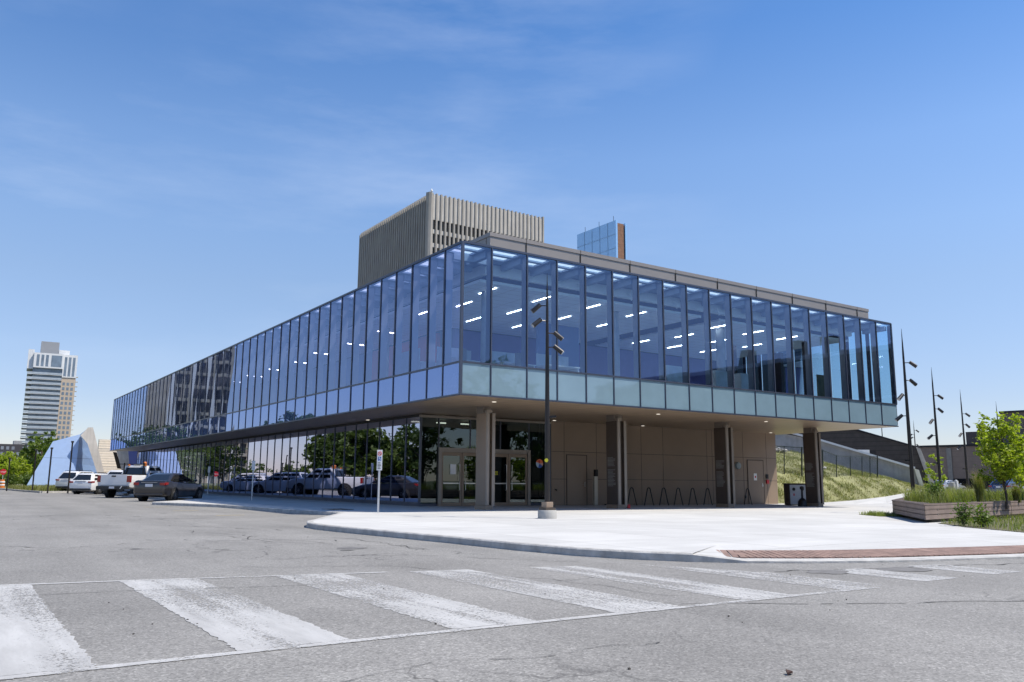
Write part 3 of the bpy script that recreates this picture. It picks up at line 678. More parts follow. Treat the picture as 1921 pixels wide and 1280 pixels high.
# panelled wall
WX0, WX1 = 9.40, 25.35
MB().box(WX0, WX1, GY, GY+.4, gz(20)-.1, ZB-.004).obj('panel_wall', mt_taupe2, B)
MB().box(WX1-.3, WX1, GY+.41, 40, gz(20)-.1, ZB-.004).obj('end_wall', mt_taupe2, B)
b = MB()
for x in (10.15, 12.1, 12.95, 15.0, 16.5, 19.7, 20.1, 22.55, 24.5): b.box(x-.008, x+.008, GY-.004, GY+.01, gz(20), ZB-.006)
for z in (2.52, 1.26): b.box(WX0+.01, WX1-.01, GY-.005, GY+.011, z-.008, z+.008)
b.obj('wall_joint', mt_joint, B)
for (x0, x1) in ((10.27, 11.5), (22.85, 24.2)):
    z1 = 2.40; zb = pb(x0)
    d = MB().box(x0+.04, x1-.04, GY-.022, GY-.006, zb+.01, z1-.04).obj('service_door', mt_taupe2, B)
    f = MB(); f.box(x0, x0+.035, GY-.03, GY-.006, zb, z1); f.box(x1-.035, x1, GY-.03, GY-.006, zb, z1); f.box(x0+.035, x1-.035, GY-.03, GY-.006, z1-.035, z1); f.obj('door_frame', mt_taupedk, d)
    h = MB(); h.tube([(x1-.14,GY-.022,1.02),(x1-.14,GY-.08,1.02),(x1-.27,GY-.08,1.02)], .014, 8); h.box(x1-.17, x1-.11, GY-.03, GY-.0225, .92, 1.14); h.obj('handle', mt_steel, d)
    if x0 > 20:
        n_ = MB().box(x0+.50, x0+.75, GY-.027, GY-.0225, 1.28, 1.66).obj('paper_notice', mt_sign, d)
        MB().poly(disc((x0+.625, 1.47), .06, 0, 2*math.pi, GY-.029)).obj('notice_mark', mt_red, n_, fix=False)
b = MB().cyl((22.05,GY-.13,2.06), (22.05,GY-.004,2.06), .17, .2, 20); b.obj('wall_lamp', M('wall_lamp_grey', (.30,.36,.38), .35), B, smooth=True)
MB().box(24.36, 24.56, GY-.05, GY-.006, 1.38, 1.62).obj('card_reader', mt_black, B, bevel=.01)
MB().box(24.38, 24.58, GY-.07, GY-.006, 1.10, 1.32).obj('alarm_box', mt_red, B, bevel=.015)
MB().tube([(9.62,GY-.006,.78),(9.62,GY-.1,.78),(9.62,GY-.12,.72)], .025, 8).obj('hose_tap', mt_black, B)
# soffit downlights
for (px, py) in ((927,754),(1040,789),(1235,777),(1206,799),(1437,791),(1446,812),(690,788)):
    p = at(px, py, 30); d = ray(px, py); q = CAM+d*((ZB-CAM.z)/d.z)
    MB().cyl((q.x,q.y,ZB-.012), (q.x,q.y,ZB-.002), .08, n=16).obj('downlight', M_emit('downlight', (1,.93,.8), .9) if 'downlight' not in bpy.data.materials else bpy.data.materials['downlight'], B)
# columns: paired plates with a dark web, capital and footing
mt_coldk = M('column_dark', (.075,.056,.045), .5, metal=.1, var=.06)  # columns after the first; sky sheen difference painted as a darker brown
mt_txt = M('column_text', (.22,.21,.20), .6)
for k, (x, wd) in enumerate(((2.84, .40), (9.28, .50), (15.86, .50), (22.42, .48))):
    y0, y1 = 2.9, 3.58; zb = pb(x); zt = 3.66
    b = MB(); b.box(x, x+.16, y0, y1, zb+.16, zt); b.box(x+wd-.13, x+wd, y0-.0, y1, zb+.10, zt); c = b.obj('column', mt_coldk if k else mt_taupe2, B, bevel=.008)
    MB().box(x+.16, x+wd-.13, y0+.12, y1-.05, zb+.02, zt).obj('web', mt_taupedk, c)
    MB().cyl((x+.08,y0-.02,zb+.16), (x+.08,y0-.02,zt), .075, n=16).obj('edge_tube', mt_taupelt, c, smooth=True)
    MB().box(x+wd-.13, x+wd+.002, y0-.03, y0-.004, zb+.1, zt).obj('edge_strip', mt_taupelt, c)
    MB().box(x-.06, x+wd-.10, y0+.1, y1-.1, zt, ZB-.004).obj('capital', mt_taupe, c)
    MB().box(x-.03, x+.2, y0-.11, y0+.05, zt+.002, ZB-.15).obj('capital_block', mt_taupelt, c)
    MB().box(x-.03, x+wd-.12, y0-.06, y1, zb-.05, zb+.155).obj('plinth', mt_taupe2, c)
    if k:
        z = 2.18; tb = MB(); rr = random.Random(k)
        while z > .98:
            z -= .055
            if abs(z-1.72) < .05: continue
            L = rr.uniform(.32, .5); tb.box(x-.006, x-.001, y1-.08-L, y1-.08, z, z+.026)
        tb.obj('lettering', mt_txt, c)
b = MB(); b.cyl((9.86,2.88,pb(9)), (9.86,2.88,pb(9)+.16), .07, n=12); ext = tag(b.obj('red_marker', mt_red, smooth=True), 'small red marker standing at the foot of the second column', 'marker')

# ------------------------------------------------------------------ furniture upstairs
mt_lam = M('white_laminate', (.72,.74,.76), .4); mt_cloth = M('grey_fabric', (.2,.21,.22), .9); mt_olive = M('olive_fabric', (.16,.15,.09), .9, var=.2, scale=3)
def desk(x, y, rz, label, L=1.6, screen=True):
    t_ = thing('office_desk', label, 'desk', (x, y, FZ+.002), rz, 'white office desks upstairs')
    MB().box(-L/2, L/2, -.38, .38, .70, .74).obj('desktop', mt_lam, t_)
    for sx in (-1, 1): MB().box(sx*(L/2-.06)-.03, sx*(L/2-.06)+.03, -.34, .34, 0, .698).obj('leg', mt_lam, t_)
    if screen: MB().box(-L/2, L/2, .385, .42, .35, 1.25).obj('privacy_screen', M('screen_panel', (.5,.56,.6), .7), t_)
    return t_
desk(2.1, 3.6, .1, 'white office desk behind the glass nearest the building corner')
desk(4.3, 3.2, .0, 'white office desk behind the third front window from the corner')
desk(6.1, 2.7, .0, 'white office desk with pale screen behind the fifth front window')
desk(1.3, 5.4, R_(90), 'white office desk behind the left windows close to the corner')
desk(23.4, 4.5, 0, 'white office desk behind the last front windows at the right end', 1.8, False)
def chair(x, y, rz, label):
    t_ = thing('office_chair', label, 'chair', (x, y, FZ+.002), rz)
    MB().box(-.24, .24, -.23, .23, .44, .51).obj('seat', mt_cloth, t_, bevel=.02); MB().box(-.22, .22, .21, .27, .56, 1.1).obj('backrest', mt_cloth, t_, bevel=.02)
    b = MB(); b.cyl((0,0,.08), (0,0,.44), .03, n=8)
    for k in range(5): b.bar((0,0,.08), (.28*math.cos(k*1.257), .28*math.sin(k*1.257), .05), .04, .03)
    b.obj('base', mt_black, t_)
chair(1.9, 2.7, .4, 'grey office chair in front of the desk nearest the building corner'); chair(4.1, 2.35, -.3, 'grey office chair at the desk behind the third front window')
t_ = thing('monitor', 'pale computer monitor on the desk nearest the building corner', 'monitor', (2.0, 3.7, FZ+.742)); MB().box(-.27, .27, -.02, .02, .12, .48).obj('screen', mt_lam, t_); MB().box(-.03, .03, -.02, .02, 0, .119).obj('stand', mt_lam, t_)
for (x, y, l) in ((10.9, 1.3, 'low white cabinet behind the eighth front window'), (13.7, 1.2, 'low white cabinet behind the tenth front window'), (15.3, 1.2, 'low white cabinet behind the eleventh front window')):
    t_ = thing('low_cabinet', l, 'cabinet', (x, y, FZ+.002), 0, 'low white cabinets along the front glass'); MB().box(-.45, .45, -.2, .2, .05, 1.0).obj('carcass', mt_lam, t_); MB().box(-.43, .43, -.215, -.202, .1, .95).obj('door', mt_lam, t_)
t_ = thing('folding_screen', 'olive fabric screen standing behind the right end of the front glass', 'screen', (21.0, 1.0, FZ+.002)); MB().box(-.75, 0, -.03, .03, .02, 1.35).obj('panel', mt_olive, t_); MB().prism([(0,-.03,.02),(.7,.3,.02),(.7,.3,1.35),(0,-.03,1.35)], (-.02,.06,0)).obj('panel', mt_olive, t_)

# ------------------------------------------------------------------ lamp posts with floodlights
def floodlight(b, lens, base, d, up=-.62):
    """cylindrical floodlight on a short arm; d is the level direction it sticks out in"""
    d = V3(d).normalized(); a = V3(base)
    b.tube([a, a+d*.16], .018, 6); j = a+d*.2
    ax = (d*.75+V3((0,0,up))).normalized()
    b.cyl(j-ax*.05, j+ax*.27, .064, .074, 12); lens.cyl(j+ax*.272, j+ax*.28, .062, n=12)
def lamp(x, y, zb, zt, label, heads, footing=False, low=None, grp='slender floodlight masts'):
    t_ = thing('floodlight_mast', label, 'lamp post', (x, y, zb), 0, grp); H = zt-zb
    b = MB(); f0 = .44 if footing else 0
    b.tube([(0,0,f0),(0,0,f0+.35*(H-f0)),(0,0,f0+.62*(H-f0)),(0,0,f0+.86*(H-f0)),(0,0,H)], [.078,.07,.054,.036,.005], 12); b.obj('pole', mt_pole, t_, smooth=True)
    if footing:
        b = MB(); n = 24; pr = [(.0,-.1),(.255,-.1),(.27,.0),(.27,.20),(.25,.235),(0,.235)]
        b.tube([(0,0,-.1),(0,0,.0),(0,0,.20),(0,0,.235)], [.265,.27,.27,.25], 24); b.obj('footing', mt_conc, t_, smooth=True)
        MB().box(-.17, .17, -.17, .17, .236, .30).obj('base_plate', mt_taupedk, t_); MB().box(-.12, .12, -.12, .12, .301, .46).obj('base_cover', mt_taupe2, t_, bevel=.01)
    else: MB().cyl((0,0,-.05), (0,0,.12), .12, n=14).obj('base_plate', mt_pole, t_)
    for (z, sx, fw) in heads:
        b, l = MB(), MB(); dr = HR*sx+HF*fw; floodlight(b, l, V3((0,0,z))+dr.normalized()*.04, dr)
        h = b.obj('floodlight', mt_housing, t_, smooth=True); l.obj('lens', mt_lens, h)
    if low: MB().bar(V3((0,0,low[0])), V3((0,0,low[0]+.02))+HR*low[1]*.26, .05, .06).obj('bracket', mt_black, t_)
    return t_
HD1 = [(6.12, -1, .1), (5.66, -1, -.35), (5.30, 1, .15), (4.88, 1, -.2)]
L1 = lamp(.48, -4.12, pb(.5), 7.22, 'bronze floodlight mast on a round concrete footing in front of the entrance', HD1, True, (2.85, 1))
MB().cyl(HF*-.09+HR*-.03+V3((0,0,1.62)), HF*-.097+HR*-.033+V3((0,0,1.62)), .055, n=14).obj('decal', mt_yellow, L1)
HDR = [(5.45, 1, -.3), (4.75, 1, .1), (4.15, -1, -.5), (3.35, -1, .1)]
for (px, dep, zb, zt, lab, low) in ((1712, 32, .42, 7.25, 'tall dark floodlight mast standing in the near wooden planter', (1.6,-1)), (1764, 43, .3, 7.28, 'dark floodlight mast second from the wooden planter, in front of the brown building', (1.9,-1)),
        (1815.5, 53, .2, 7.25, 'dark floodlight mast third from the wooden planter, left of the young tree', (1.9,-1)), (1882, 66, 0, 7.8, 'distant floodlight mast rising behind the crown of the young tree', None),
        (1722, 80, 0, 7.3, 'distant mast with a ring of small floodlights above the end of the dark wall', None), (1661, 90, 2, 8.6, 'farthest slim mast peeping over the sloping dark wall', None)):
    p = at(px, 905, dep)
    lamp(p.x, p.y, zb, zt, lab, HDR if dep < 70 else [(6.3,1,0),(5.9,-1,.2),(5.6,-1,0),(4.9,1,.3),(4.5,-1,.2)] if dep < 85 else [(6.1,1,0)], False, low)
for (px, pt, dep, zt, lab) in ((91, 838, 62, 3.4, 'thin dark post in front of the blue wedge, just behind the leftmost white SUV'), (129, 826, 62, 3.9, 'thin dark post with a small square head in front of the blue wedge'), (62, 850, 66, 3.4, 'thin dark post at the left foot of the blue wedge'), (14, 865, 70, 2.8, 'thin dark post among the bushes at the far left')):
    p = gpt(px, dep); t_ = thing('path_light', lab, 'lamp post', (p.x, p.y, p.z), 0, 'short path lights by the wedge')
    MB().cyl((0,0,-.1), (0,0,zt-.12), .055, n=8).obj('pole', mt_pole, t_); MB().box(-.09, .09, -.09, .09, zt-.119, zt).obj('lamp_head', mt_housing, t_)

# ------------------------------------------------------------------ parking signs
def psign(px, dep, label, h, plate, full):
    p = gpt(px, dep, PH); t_ = thing('parking_sign', label, 'sign', (p.x, p.y, p.z), -YAW, 'parking signs along the pavement')
    MB().box(-.028, .028, -.016, .016, -.05, h).obj('post', mt_galv, t_)
    q = MB().box(-.085, .085, -.022, -.017, h-plate, h+.02).obj('sign_plate', mt_sign, t_)
    if full:
        z = h-.1
        MB().tube([(.055*math.cos(a*.5236), -.026, z+.055*math.sin(a*.5236)) for a in range(13)], .011, 6, False).obj('prohibition_ring', mt_red, q)
        MB().bar((-.04,-.026,z+.04), (.04,-.026,z-.04), .01, .015).obj('prohibition_bar', mt_red, q)
        MB().box(-.05, .05, -.026, -.0225, h-.33, h-.2).obj('accessible_panel', mt_blue, q)
        b = MB(); b.tube([(.03*math.cos(a*.6-1.2), -.029, h-.285+.03*math.sin(a*.6-1.2)-0) for a in range(-2, 6)], .005, 5, False); b.box(-.012, .0, -.031, -.027, h-.275, h-.235); b.sphere((-.006,-.029,h-.222), .011); b.obj('wheelchair_symbol', mt_sign, q)
        b = MB()
        for k in range(5): b.box(-.06, .03+.012*(k % 3), -.026, -.0225, h-.40-.045*k, h-.382-.045*k)
        b.obj('small_print', mt_black, q)
    return t_
psign(711, 26.4, 'white parking sign on a thin post at the shaded kerb corner', 1.96, .63, True)
psign(474, 42, 'thin sign post in the shade beside the glass, right of the dark sedan', 1.95, .45, False)
psign(391, 58, 'thin sign post at the glass wall just beyond the dark sedan', 1.9, .4, False)
b = MB(); p = V3((-2.2, 4.6, 0))
for k in range(9): b.box(p.x-.3+.07*k, p.x-.27+.07*k, p.y-.5, p.y+.5, pb(p.x)+.004, pb(p.x)+.014)
b.box(p.x-.36, p.x-.31, p.y-.55, p.y+.55, pb(p.x)+.003, pb(p.x)+.015); b.box(p.x+.34, p.x+.39, p.y-.55, p.y+.55, pb(p.x)+.003, pb(p.x)+.015)
tag(b.obj('drain_grate', mt_black), 'dark slotted drain grate in the shaded pavement near the parking sign', 'drain')

# ------------------------------------------------------------------ bicycle hoops, bollard, bin, ashtray
hx = [13.42, 14.52, 15.51, 16.5, 17.51, 18.59, 19.66, 21.63]
hl = ['black bicycle hoop half hidden by the second column', 'black bicycle hoop next right of the second column', 'second free-standing black bicycle hoop right of the second column', 'black bicycle hoop in the middle of the row', 'black bicycle hoop just right of the middle of the row', 'last fully visible black bicycle hoop left of the third column', 'black bicycle hoop half hidden by the third column', 'lone black bicycle hoop with a lock, right of the third column']
hoop = MB()
pts = [(-.33,0,-.05)]+[(-.30+.19*k/5, 0, .70*k/5) for k in range(1, 6)]+[(-.11*math.cos(a), 0, .70+.135*math.sin(a)) for a in (math.pi*j/10 for j in range(1, 10))]+[(.11+.19*k/5, 0, .70*(1-k/5)) for k in range(0, 5)]+[(.33,0,-.05)]
hoop.tube(pts, .026, 8)
h0 = None
for x, l in zip(hx, hl):
    if h0 is None: h0 = hoop.obj('bicycle_hoop', mt_black, smooth=True); o = h0
    else: o = h0.copy(); COL.objects.link(o)
    o.location = (x, 6.6, pb(x)); tag(o, l, 'bike rack', 'bicycle hoops along the panelled wall')
tag(MB().sphere((21.42, 6.57, pb(21)+.42), .07, 1, .6, 1.3).obj('bicycle_lock', mt_black, smooth=True), 'black bicycle lock hanging on the lone hoop', 'lock')
t_ = thing('door_opener_post', 'steel door-opener post with a black reader by the left service door', 'post', (11.6, 7.1, pb(11.6)))
MB().box(-.10, .09, -.07, .07, -.03, 1.34).obj('post', M('brushed_post', (.42,.39,.34), .35, metal=.6, var=.05), t_, bevel=.01); MB().box(-.06, .10, -.09, .05, 1.345, 1.66).obj('reader', mt_black, t_, bevel=.01)
tag(MB().box(12.4, 12.75, 7.2, 7.4, pb(12)-.01, pb(12)+.05).obj('door_stop', mt_black), 'flat black door stop on the ground beside the door-opener post', 'door stop')
p = gpt(1492, 43.5, PH-.02); t_ = thing('recycling_bin', 'dark recycling bin with a grey front beside the rightmost column', 'bin', p, -.5)
MB().box(-.50, .42, -.32, .36, .05, 1.12).obj('cabinet', mt_taupedk, t_, bevel=.015); MB().box(-.54, .46, -.36, .40, 1.121, 1.16).obj('lid', mt_black, t_, bevel=.01)
f = MB().box(-.46, .38, -.345, -.322, .09, 1.08).obj('front_panel', M('bin_front', (.42,.44,.47), .5), t_)
for dx in (-.26, .2):
    MB().cyl((dx,-.36,.86), (dx,-.346,.86), .085, n=16).obj('opening', mt_black, f); MB().box(dx-.035, dx+.035, -.352, -.3455, .52, .64).obj('sticker', mt_red, f)
for sx in (-.44, .36): MB().box(sx-.03, sx+.03, -.3, .3, -.03, .048).obj('foot', mt_black, t_)
p = gpt(1503.5, 41.5, PH); t_ = thing('ashtray_stand', 'black cigarette receptacle with a slim neck in front of the recycling bin', 'ashtray', p)
MB().tube([(0,0,0),(0,0,.02),(0,0,.26),(0,0,.36),(0,0,.42),(0,0,.82)], [.20,.235,.215,.13,.055,.048], 16).obj('body', mt_black, t_, smooth=True); MB().tube([(0,0,.82),(0,0,.86),(0,0,.96),(0,0,1.0)], [.06,.10,.10,.04], 12).obj('cap', mt_black, t_, smooth=True)

# ------------------------------------------------------------------ vegetation
LF_young = M_leaf('leaf_bright', (.25,.31,.03), (.42,.47,.06), .5); LF_mid = M_leaf('leaf_mid', (.075,.12,.022), (.15,.205,.04), .35); LF_dark = M_leaf('leaf_dark', (.045,.08,.02), (.09,.135,.03), .3)
LF_fresh = M_leaf('leaf_fresh', (.12,.18,.03), (.21,.27,.05), .4); LF_shrub = M_leaf('leaf_shrub', (.09,.15,.03), (.17,.23,.05), .4); LF_grass = M_leaf('grass_green', (.17,.22,.055), (.32,.33,.11), .4); LF_slope = M_leaf('slope_blades', (.20,.22,.08), (.33,.32,.15), .3); LF_straw = M_leaf('grass_straw', (.24,.21,.10), (.36,.31,.17), .3)
def leafquad(b, p, s, rnd, flat=.0):
    d = V3((rnd.gauss(0,1), rnd.gauss(0,1), rnd.gauss(0,.7))); d.normalize(); n_ = V3((rnd.gauss(0,1), rnd.gauss(0,1), rnd.gauss(.6,1))).normalized(); e = d.cross(n_)
    if e.length < .1: return
    e.normalize(); q = p
    b.add([q-d*s*.5, q+e*s*.28, q+d*s*.55, q-e*s*.28], [(0, 1, 2, 3)])
def crown_mesh(blobs, n, size, rnd, clump=26, spread=.36):
    b = MB(); vol = [bl[3]*bl[4] for bl in blobs]; tot = sum(vol)
    for bl, v in zip(blobs, vol):
        cx, cy, cz, r, rz = bl; k = max(3, int(n*v/tot/clump))
        for _ in range(k):
            while True:
                q = V3((rnd.uniform(-1,1), rnd.uniform(-1,1), rnd.uniform(-1,1)))
                if .2 < q.length < 1: break
            q = q.normalized()*(q.length**.5)
            c = V3((cx+q.x*r, cy+q.y*r, cz+q.z*rz)); cr = r*spread*rnd.uniform(.5, 1.3)
            for _ in range(clump):
                leafquad(b, c+V3((rnd.gauss(0,.5)*cr, rnd.gauss(0,.5)*cr, rnd.gauss(0,.38)*cr)), size*rnd.uniform(.6, 1.35), rnd)
    return b
def tree(name, label, base, H, R, mat, n=3500, size=.14, seed=1, trunk=.3, tr=.09, group=None, shape='round', nb=9, spread=.36):
    rnd = random.Random(seed); t_ = thing(name, label, 'tree', base, 0, group); b = MB()
    ct = H*trunk; b.tube([(0,0,-.2),(.02*H*.2,0,ct*.5),(.0,.01*H,ct),(.01*H,0,H*.62),(0,0,H*.9)], [tr*1.25,tr,tr*.85,tr*.5,tr*.15], 8)
    blobs = [(0,0,H*(trunk+1)/2, R*.55, (H-ct)*.42)]
    for k in range(nb):
        a = k*2.4+rnd.uniform(-.4,.4); f = (k+.5)/nb; z = ct+(H-ct)*(.08+.84*f)
        prof = math.sin(math.pi*(.16+.80*f))**.7 if shape == 'round' else (1-f)*.9+.15
        rr = R*prof*rnd.uniform(.5,.85); e = V3((rr*math.cos(a), rr*math.sin(a), z+R*.12))
        st = V3((0,0,max(ct*.9, z-R*.55))); mid = (st+e)/2+V3((0,0,R*.05))
        b.tube([st, mid, e], [tr*.42, tr*.28, tr*.08], 5)
        blobs.append((e.x, e.y, e.z, R*rnd.uniform(.30,.46), R*rnd.uniform(.24,.4)))
    b.obj('trunk', mt_bark, t_, smooth=True); crown_mesh(blobs, n, size, rnd, spread=spread).obj('crown', mat, t_, fix=False)
    return t_
def shrub(name, label, base, H, R, mat, n=700, size=.09, seed=1, cat='shrub', group=None):
    rnd = random.Random(seed); t_ = thing(name, label, cat, base, 0, group); b = MB(); l = MB()
    for k in range(9):
        a = rnd.uniform(0, 6.28); r = R*rnd.uniform(.2,.9); h = H*rnd.uniform(.6,1); e = V3((r*math.cos(a), r*math.sin(a), h)); mid = V3((e.x*.35, e.y*.35, h*.5)); b.tube([(0,0,-.05), mid, e], [.012,.009,.004], 5)
        for j in range(n//9):
            f = rnd.uniform(.25,1); p = V3((0,0,0)).lerp(mid, min(1, f*2)) if f < .5 else mid.lerp(e, f*2-1)
            leafquad(l, p+V3((rnd.gauss(0,1), rnd.gauss(0,1), rnd.gauss(0,.8)))*size*1.1, size*rnd.uniform(.6,1.3), rnd)
    b.obj('stem', mt_bark, t_); l.obj('foliage', mat, t_, fix=False); return t_
def blade(b, p, h, w, lean, rnd):
    a = rnd.uniform(0, 6.283); d = V3((math.cos(a), math.sin(a), 0)); s_ = V3((-d.y, d.x, 0))*(w/2); m_ = p+d*lean*.35*h+V3((0,0,h*.62)); e = p+d*lean*h+V3((0,0,h*rnd.uniform(.8,1)))
    b.add([p-s_, p+s_, m_+s_*.7, m_-s_*.7, e], [(0,1,2,3),(3,2,4)])
def in_poly(x, y, P):
    c = False; j = len(P)-1
    for i in range(len(P)):
        if (P[i][1] > y) != (P[j][1] > y) and x < (P[j][0]-P[i][0])*(y-P[i][1])/(P[j][1]-P[i][1])+P[i][0]: c = not c
        j = i
    return c
def scatter(poly, n, zfun, hr, w, lean, rnd, b, gate=None):
    xs = [p[0] for p in poly]; ys = [p[1] for p in poly]; k = 0; tries = 0
    while k < n and tries < n*12:
        tries += 1; x, y = rnd.uniform(min(xs), max(xs)), rnd.uniform(min(ys), max(ys))
        if not in_poly(x, y, poly): continue
        g = mn.noise(V3((x*.9, y*.9, 3)))
        if gate is not None and g < gate*rnd.random(): continue
        blade(b, V3((x, y, zfun(x, y)-.01)), rnd.uniform(*hr)*(1+.5*g), w*rnd.uniform(.7,1.3), lean*rnd.uniform(.3,1.4), rnd); k += 1

# ------------------------------------------------------------------ wooden planter and its bed
P0 = gpt(1671, 28.6, PH); P1 = gpt(1731, 23.2, PH); P2 = gpt(1935, 29.5, PH); P3 = gpt(2050, 34, PH); P4 = gpt(1900, 41, PH); P5 = gpt(1700, 36.5, PH)
ring = [P0, P1, P2, P3, P4, P5]
mt_wood = M_lines('weathered_timber', (.24,.185,.165), (.06,.045,.04), 'Z', (.148,), (.012,), .75, .16, .85)
PLZ = .565
t_ = thing('wooden_planter', 'weathered timber planter with three rows of boards at the plaza edge', 'planter', (P1.x, P1.y, P1.z))
OFF = V3((P1.x, P1.y, P1.z)); zt_ = PLZ
def ringz(z, ins=0.0):
    c = sum((V3((p.x,p.y,0)) for p in ring), V3())/len(ring); return [V3((p.x+(c.x-p.x)*ins, p.y+(c.y-p.y)*ins, z)) for p in ring]
NB = 3; bh = (zt_-.16)/NB; fl = .012
for i in range(len(ring)):
    for r_ in range(NB):
        z0, z1 = .15+r_*(bh)+.006, .15+(r_+1)*bh-.006
        lo, li = ringz(0, 0), ringz(0, .022)
        a, c, ai, ci = lo[i], lo[(i+1) % 6], li[i], li[(i+1) % 6]
        tz = (-.018 if r_ == 0 else 0)
        L = (c-a).length; ns = max(1, round(L/2.3))
        for k in range(ns):
            f0, f1 = k/ns+.002, (k+1)/ns-.002
            q = [a.lerp(c, f0), a.lerp(c, f1), ai.lerp(ci, f1), ai.lerp(ci, f0)]
            b = MB().prism([V3((p.x,p.y,z0)) for p in q], (0,0,z1-z0)); b.obj('board', mt_wood, t_, off=OFF, bevel=.004) if i in (0, 1, 5) else b.obj('board', mt_wood, t_, off=OFF)
MB().prism(ringz(-.05, .06), (0,0,zt_-.09)).obj('core', mt_taupedk, t_, off=OFF)
b = MB(); lo, li = ringz(0, -.004), ringz(0, .07)
for i in range(6): b.prism([V3((p.x,p.y,zt_-.008)) for p in (lo[i], lo[(i+1) % 6], li[(i+1) % 6], li[i])], (0,0,.04))
b.obj('cap_board', mt_wood, t_, off=OFF)
b = MB(); d_ = (P2-P1).normalized(); nn = V3((d_.y, -d_.x, 0))
for k in range(4):
    q = P1+d_*(.9+2.6*k)
    for z in (.30, .43): b.cyl(V3((q.x,q.y,z)), V3((q.x,q.y,z))+nn*.012, .022, n=10)
b.obj('bolt', mt_steel, t_, off=OFF)
MB().poly(ringz(zt_-.03, .065)).obj('soil', mt_soil, t_, off=OFF)
bed = [(9.1,-10.15),(7.6,-12.1),(6.4,-14.0),(7.5,-15.6),(10,-16.2),(30,-17),(30,-4),(P2.x+2,P2.y),(P2.x,P2.y-.1)]
bed = [(P1.x+.15,P1.y-.25)]+bed[1:6]+[(34,-3),(P3.x,P3.y-.4),(P2.x,P2.y-.1),(P1.x+1,P1.y+.0)]
b = MB(); b.poly([(x, y, gz(x)+PH+.012) for x, y in bed]); tag(b.obj('planting_bed', M('bed_soil', (.11,.10,.055), .95, var=.35, scale=4), fix=False), kind='structure')
rg = random.Random(21)
b = MB(); scatter(bed, 15000, lambda x, y: gz(x)+PH, (.07,.24), .014, .5, rg, b); o = b.obj('bed_grass', LF_grass, fix=False); tag(o, 'green grass and weeds growing in the bed below the planter', kind='stuff')
sp = [(P0.x-.9,P0.y-.1),(P0.x-.1,P0.y-.6),(P0.x+.8,P0.y+1.2),(P0.x+.1,P0.y+1.4)]
b = MB(); b.poly([(x, y, gz(x)+PH+.012) for x, y in sp]); scatter(sp, 900, lambda x, y: gz(x)+PH, (.06,.22), .014, .5, rg, b)
tag(b.obj('weed_patch', LF_grass, fix=False), 'tuft of grass at the left end of the wooden planter', kind='stuff')
inn = [(p.x, p.y) for p in ringz(0, .10)]
b = MB(); scatter(inn, 9000, lambda x, y: zt_-.03, (.18,.52), .014, .55, rg, b, .8); tag(b.obj('planter_grass', LF_grass, fix=False), 'long green grass filling the wooden planter', kind='stuff')
b = MB(); scatter(inn, 1600, lambda x, y: zt_-.03, (.30,.70), .008, .4, rg, b, .8); tag(b.obj('seed_grass', LF_straw, fix=False), 'dry straw-coloured seed heads above the planter grass', kind='stuff')
def feather(px, dep, h, r, label, seed):
    p = at(px, 900, dep); rnd = random.Random(seed); t_ = thing('feather_grass', label, 'plant', (p.x, p.y, zt_-.03)); b, c = MB(), MB()
    for k in range(260):
        a = rnd.uniform(0, 6.28); q = V3((math.cos(a)*.12*rnd.random(), math.sin(a)*.12*rnd.random(), 0)); blade(b, q, h*rnd.uniform(.5,.85), .012, .28, rnd)
        blade(c, q, h*rnd.uniform(.8,1.12), .007, .26*rnd.uniform(.2,1.3), rnd)
    b.obj('leaves', LF_grass, t_, fix=False); c.obj('plumes', LF_straw, t_, fix=False)
feather(1836, 29, 1.25, .4, 'tall feathery grass with pale plumes standing in the wooden planter', 4)
feather(1905, 28.5, .75, .3, 'shorter clump of feathery grass near the young tree', 5)
p = at(1757, 930, 26.3); shrub('leafy_shrub', 'leafy green shrub at the left part of the wooden planter', (p.x, p.y, zt_-.05), .72, .36, LF_shrub, 900, .085, 3)
p = gpt(1801, 21.6, PH); shrub('leafy_weed', 'tall leafy weed in front of the planter boards, left one', (p.x, p.y, p.z), .62, .22, LF_shrub, 420, .075, 6, 'plant', 'tall weeds before the planter')
p = gpt(1838, 20.9, PH); shrub('leafy_weed', 'bushier tall weed in front of the planter boards, right one', (p.x, p.y, p.z), .5, .24, LF_shrub, 480, .08, 7, 'plant', 'tall weeds before the planter')
p = at(1886, 915, 27.5); tree('young_tree', 'young bright green tree growing in the wooden planter', (p.x, p.y, zt_-.03), 2.85, .95, LF_young, 4600, .12, 14, .2, .042, nb=16, spread=.46)
p = gpt(1931, 30, PH); tree('young_tree', 'second bright green tree cut by the right edge of the view', (p.x, p.y, zt_-.03), 2.2, .9, LF_young, 2600, .12, 15, .2, .04, nb=10)
p = gpt(1756, 60, 0); tree('sapling', 'thin sapling with sparse yellowish leaves before the brown building', (p.x, p.y, p.z), 3.4, .95, LF_young, 420, .17, 16, .25, .04, nb=10)

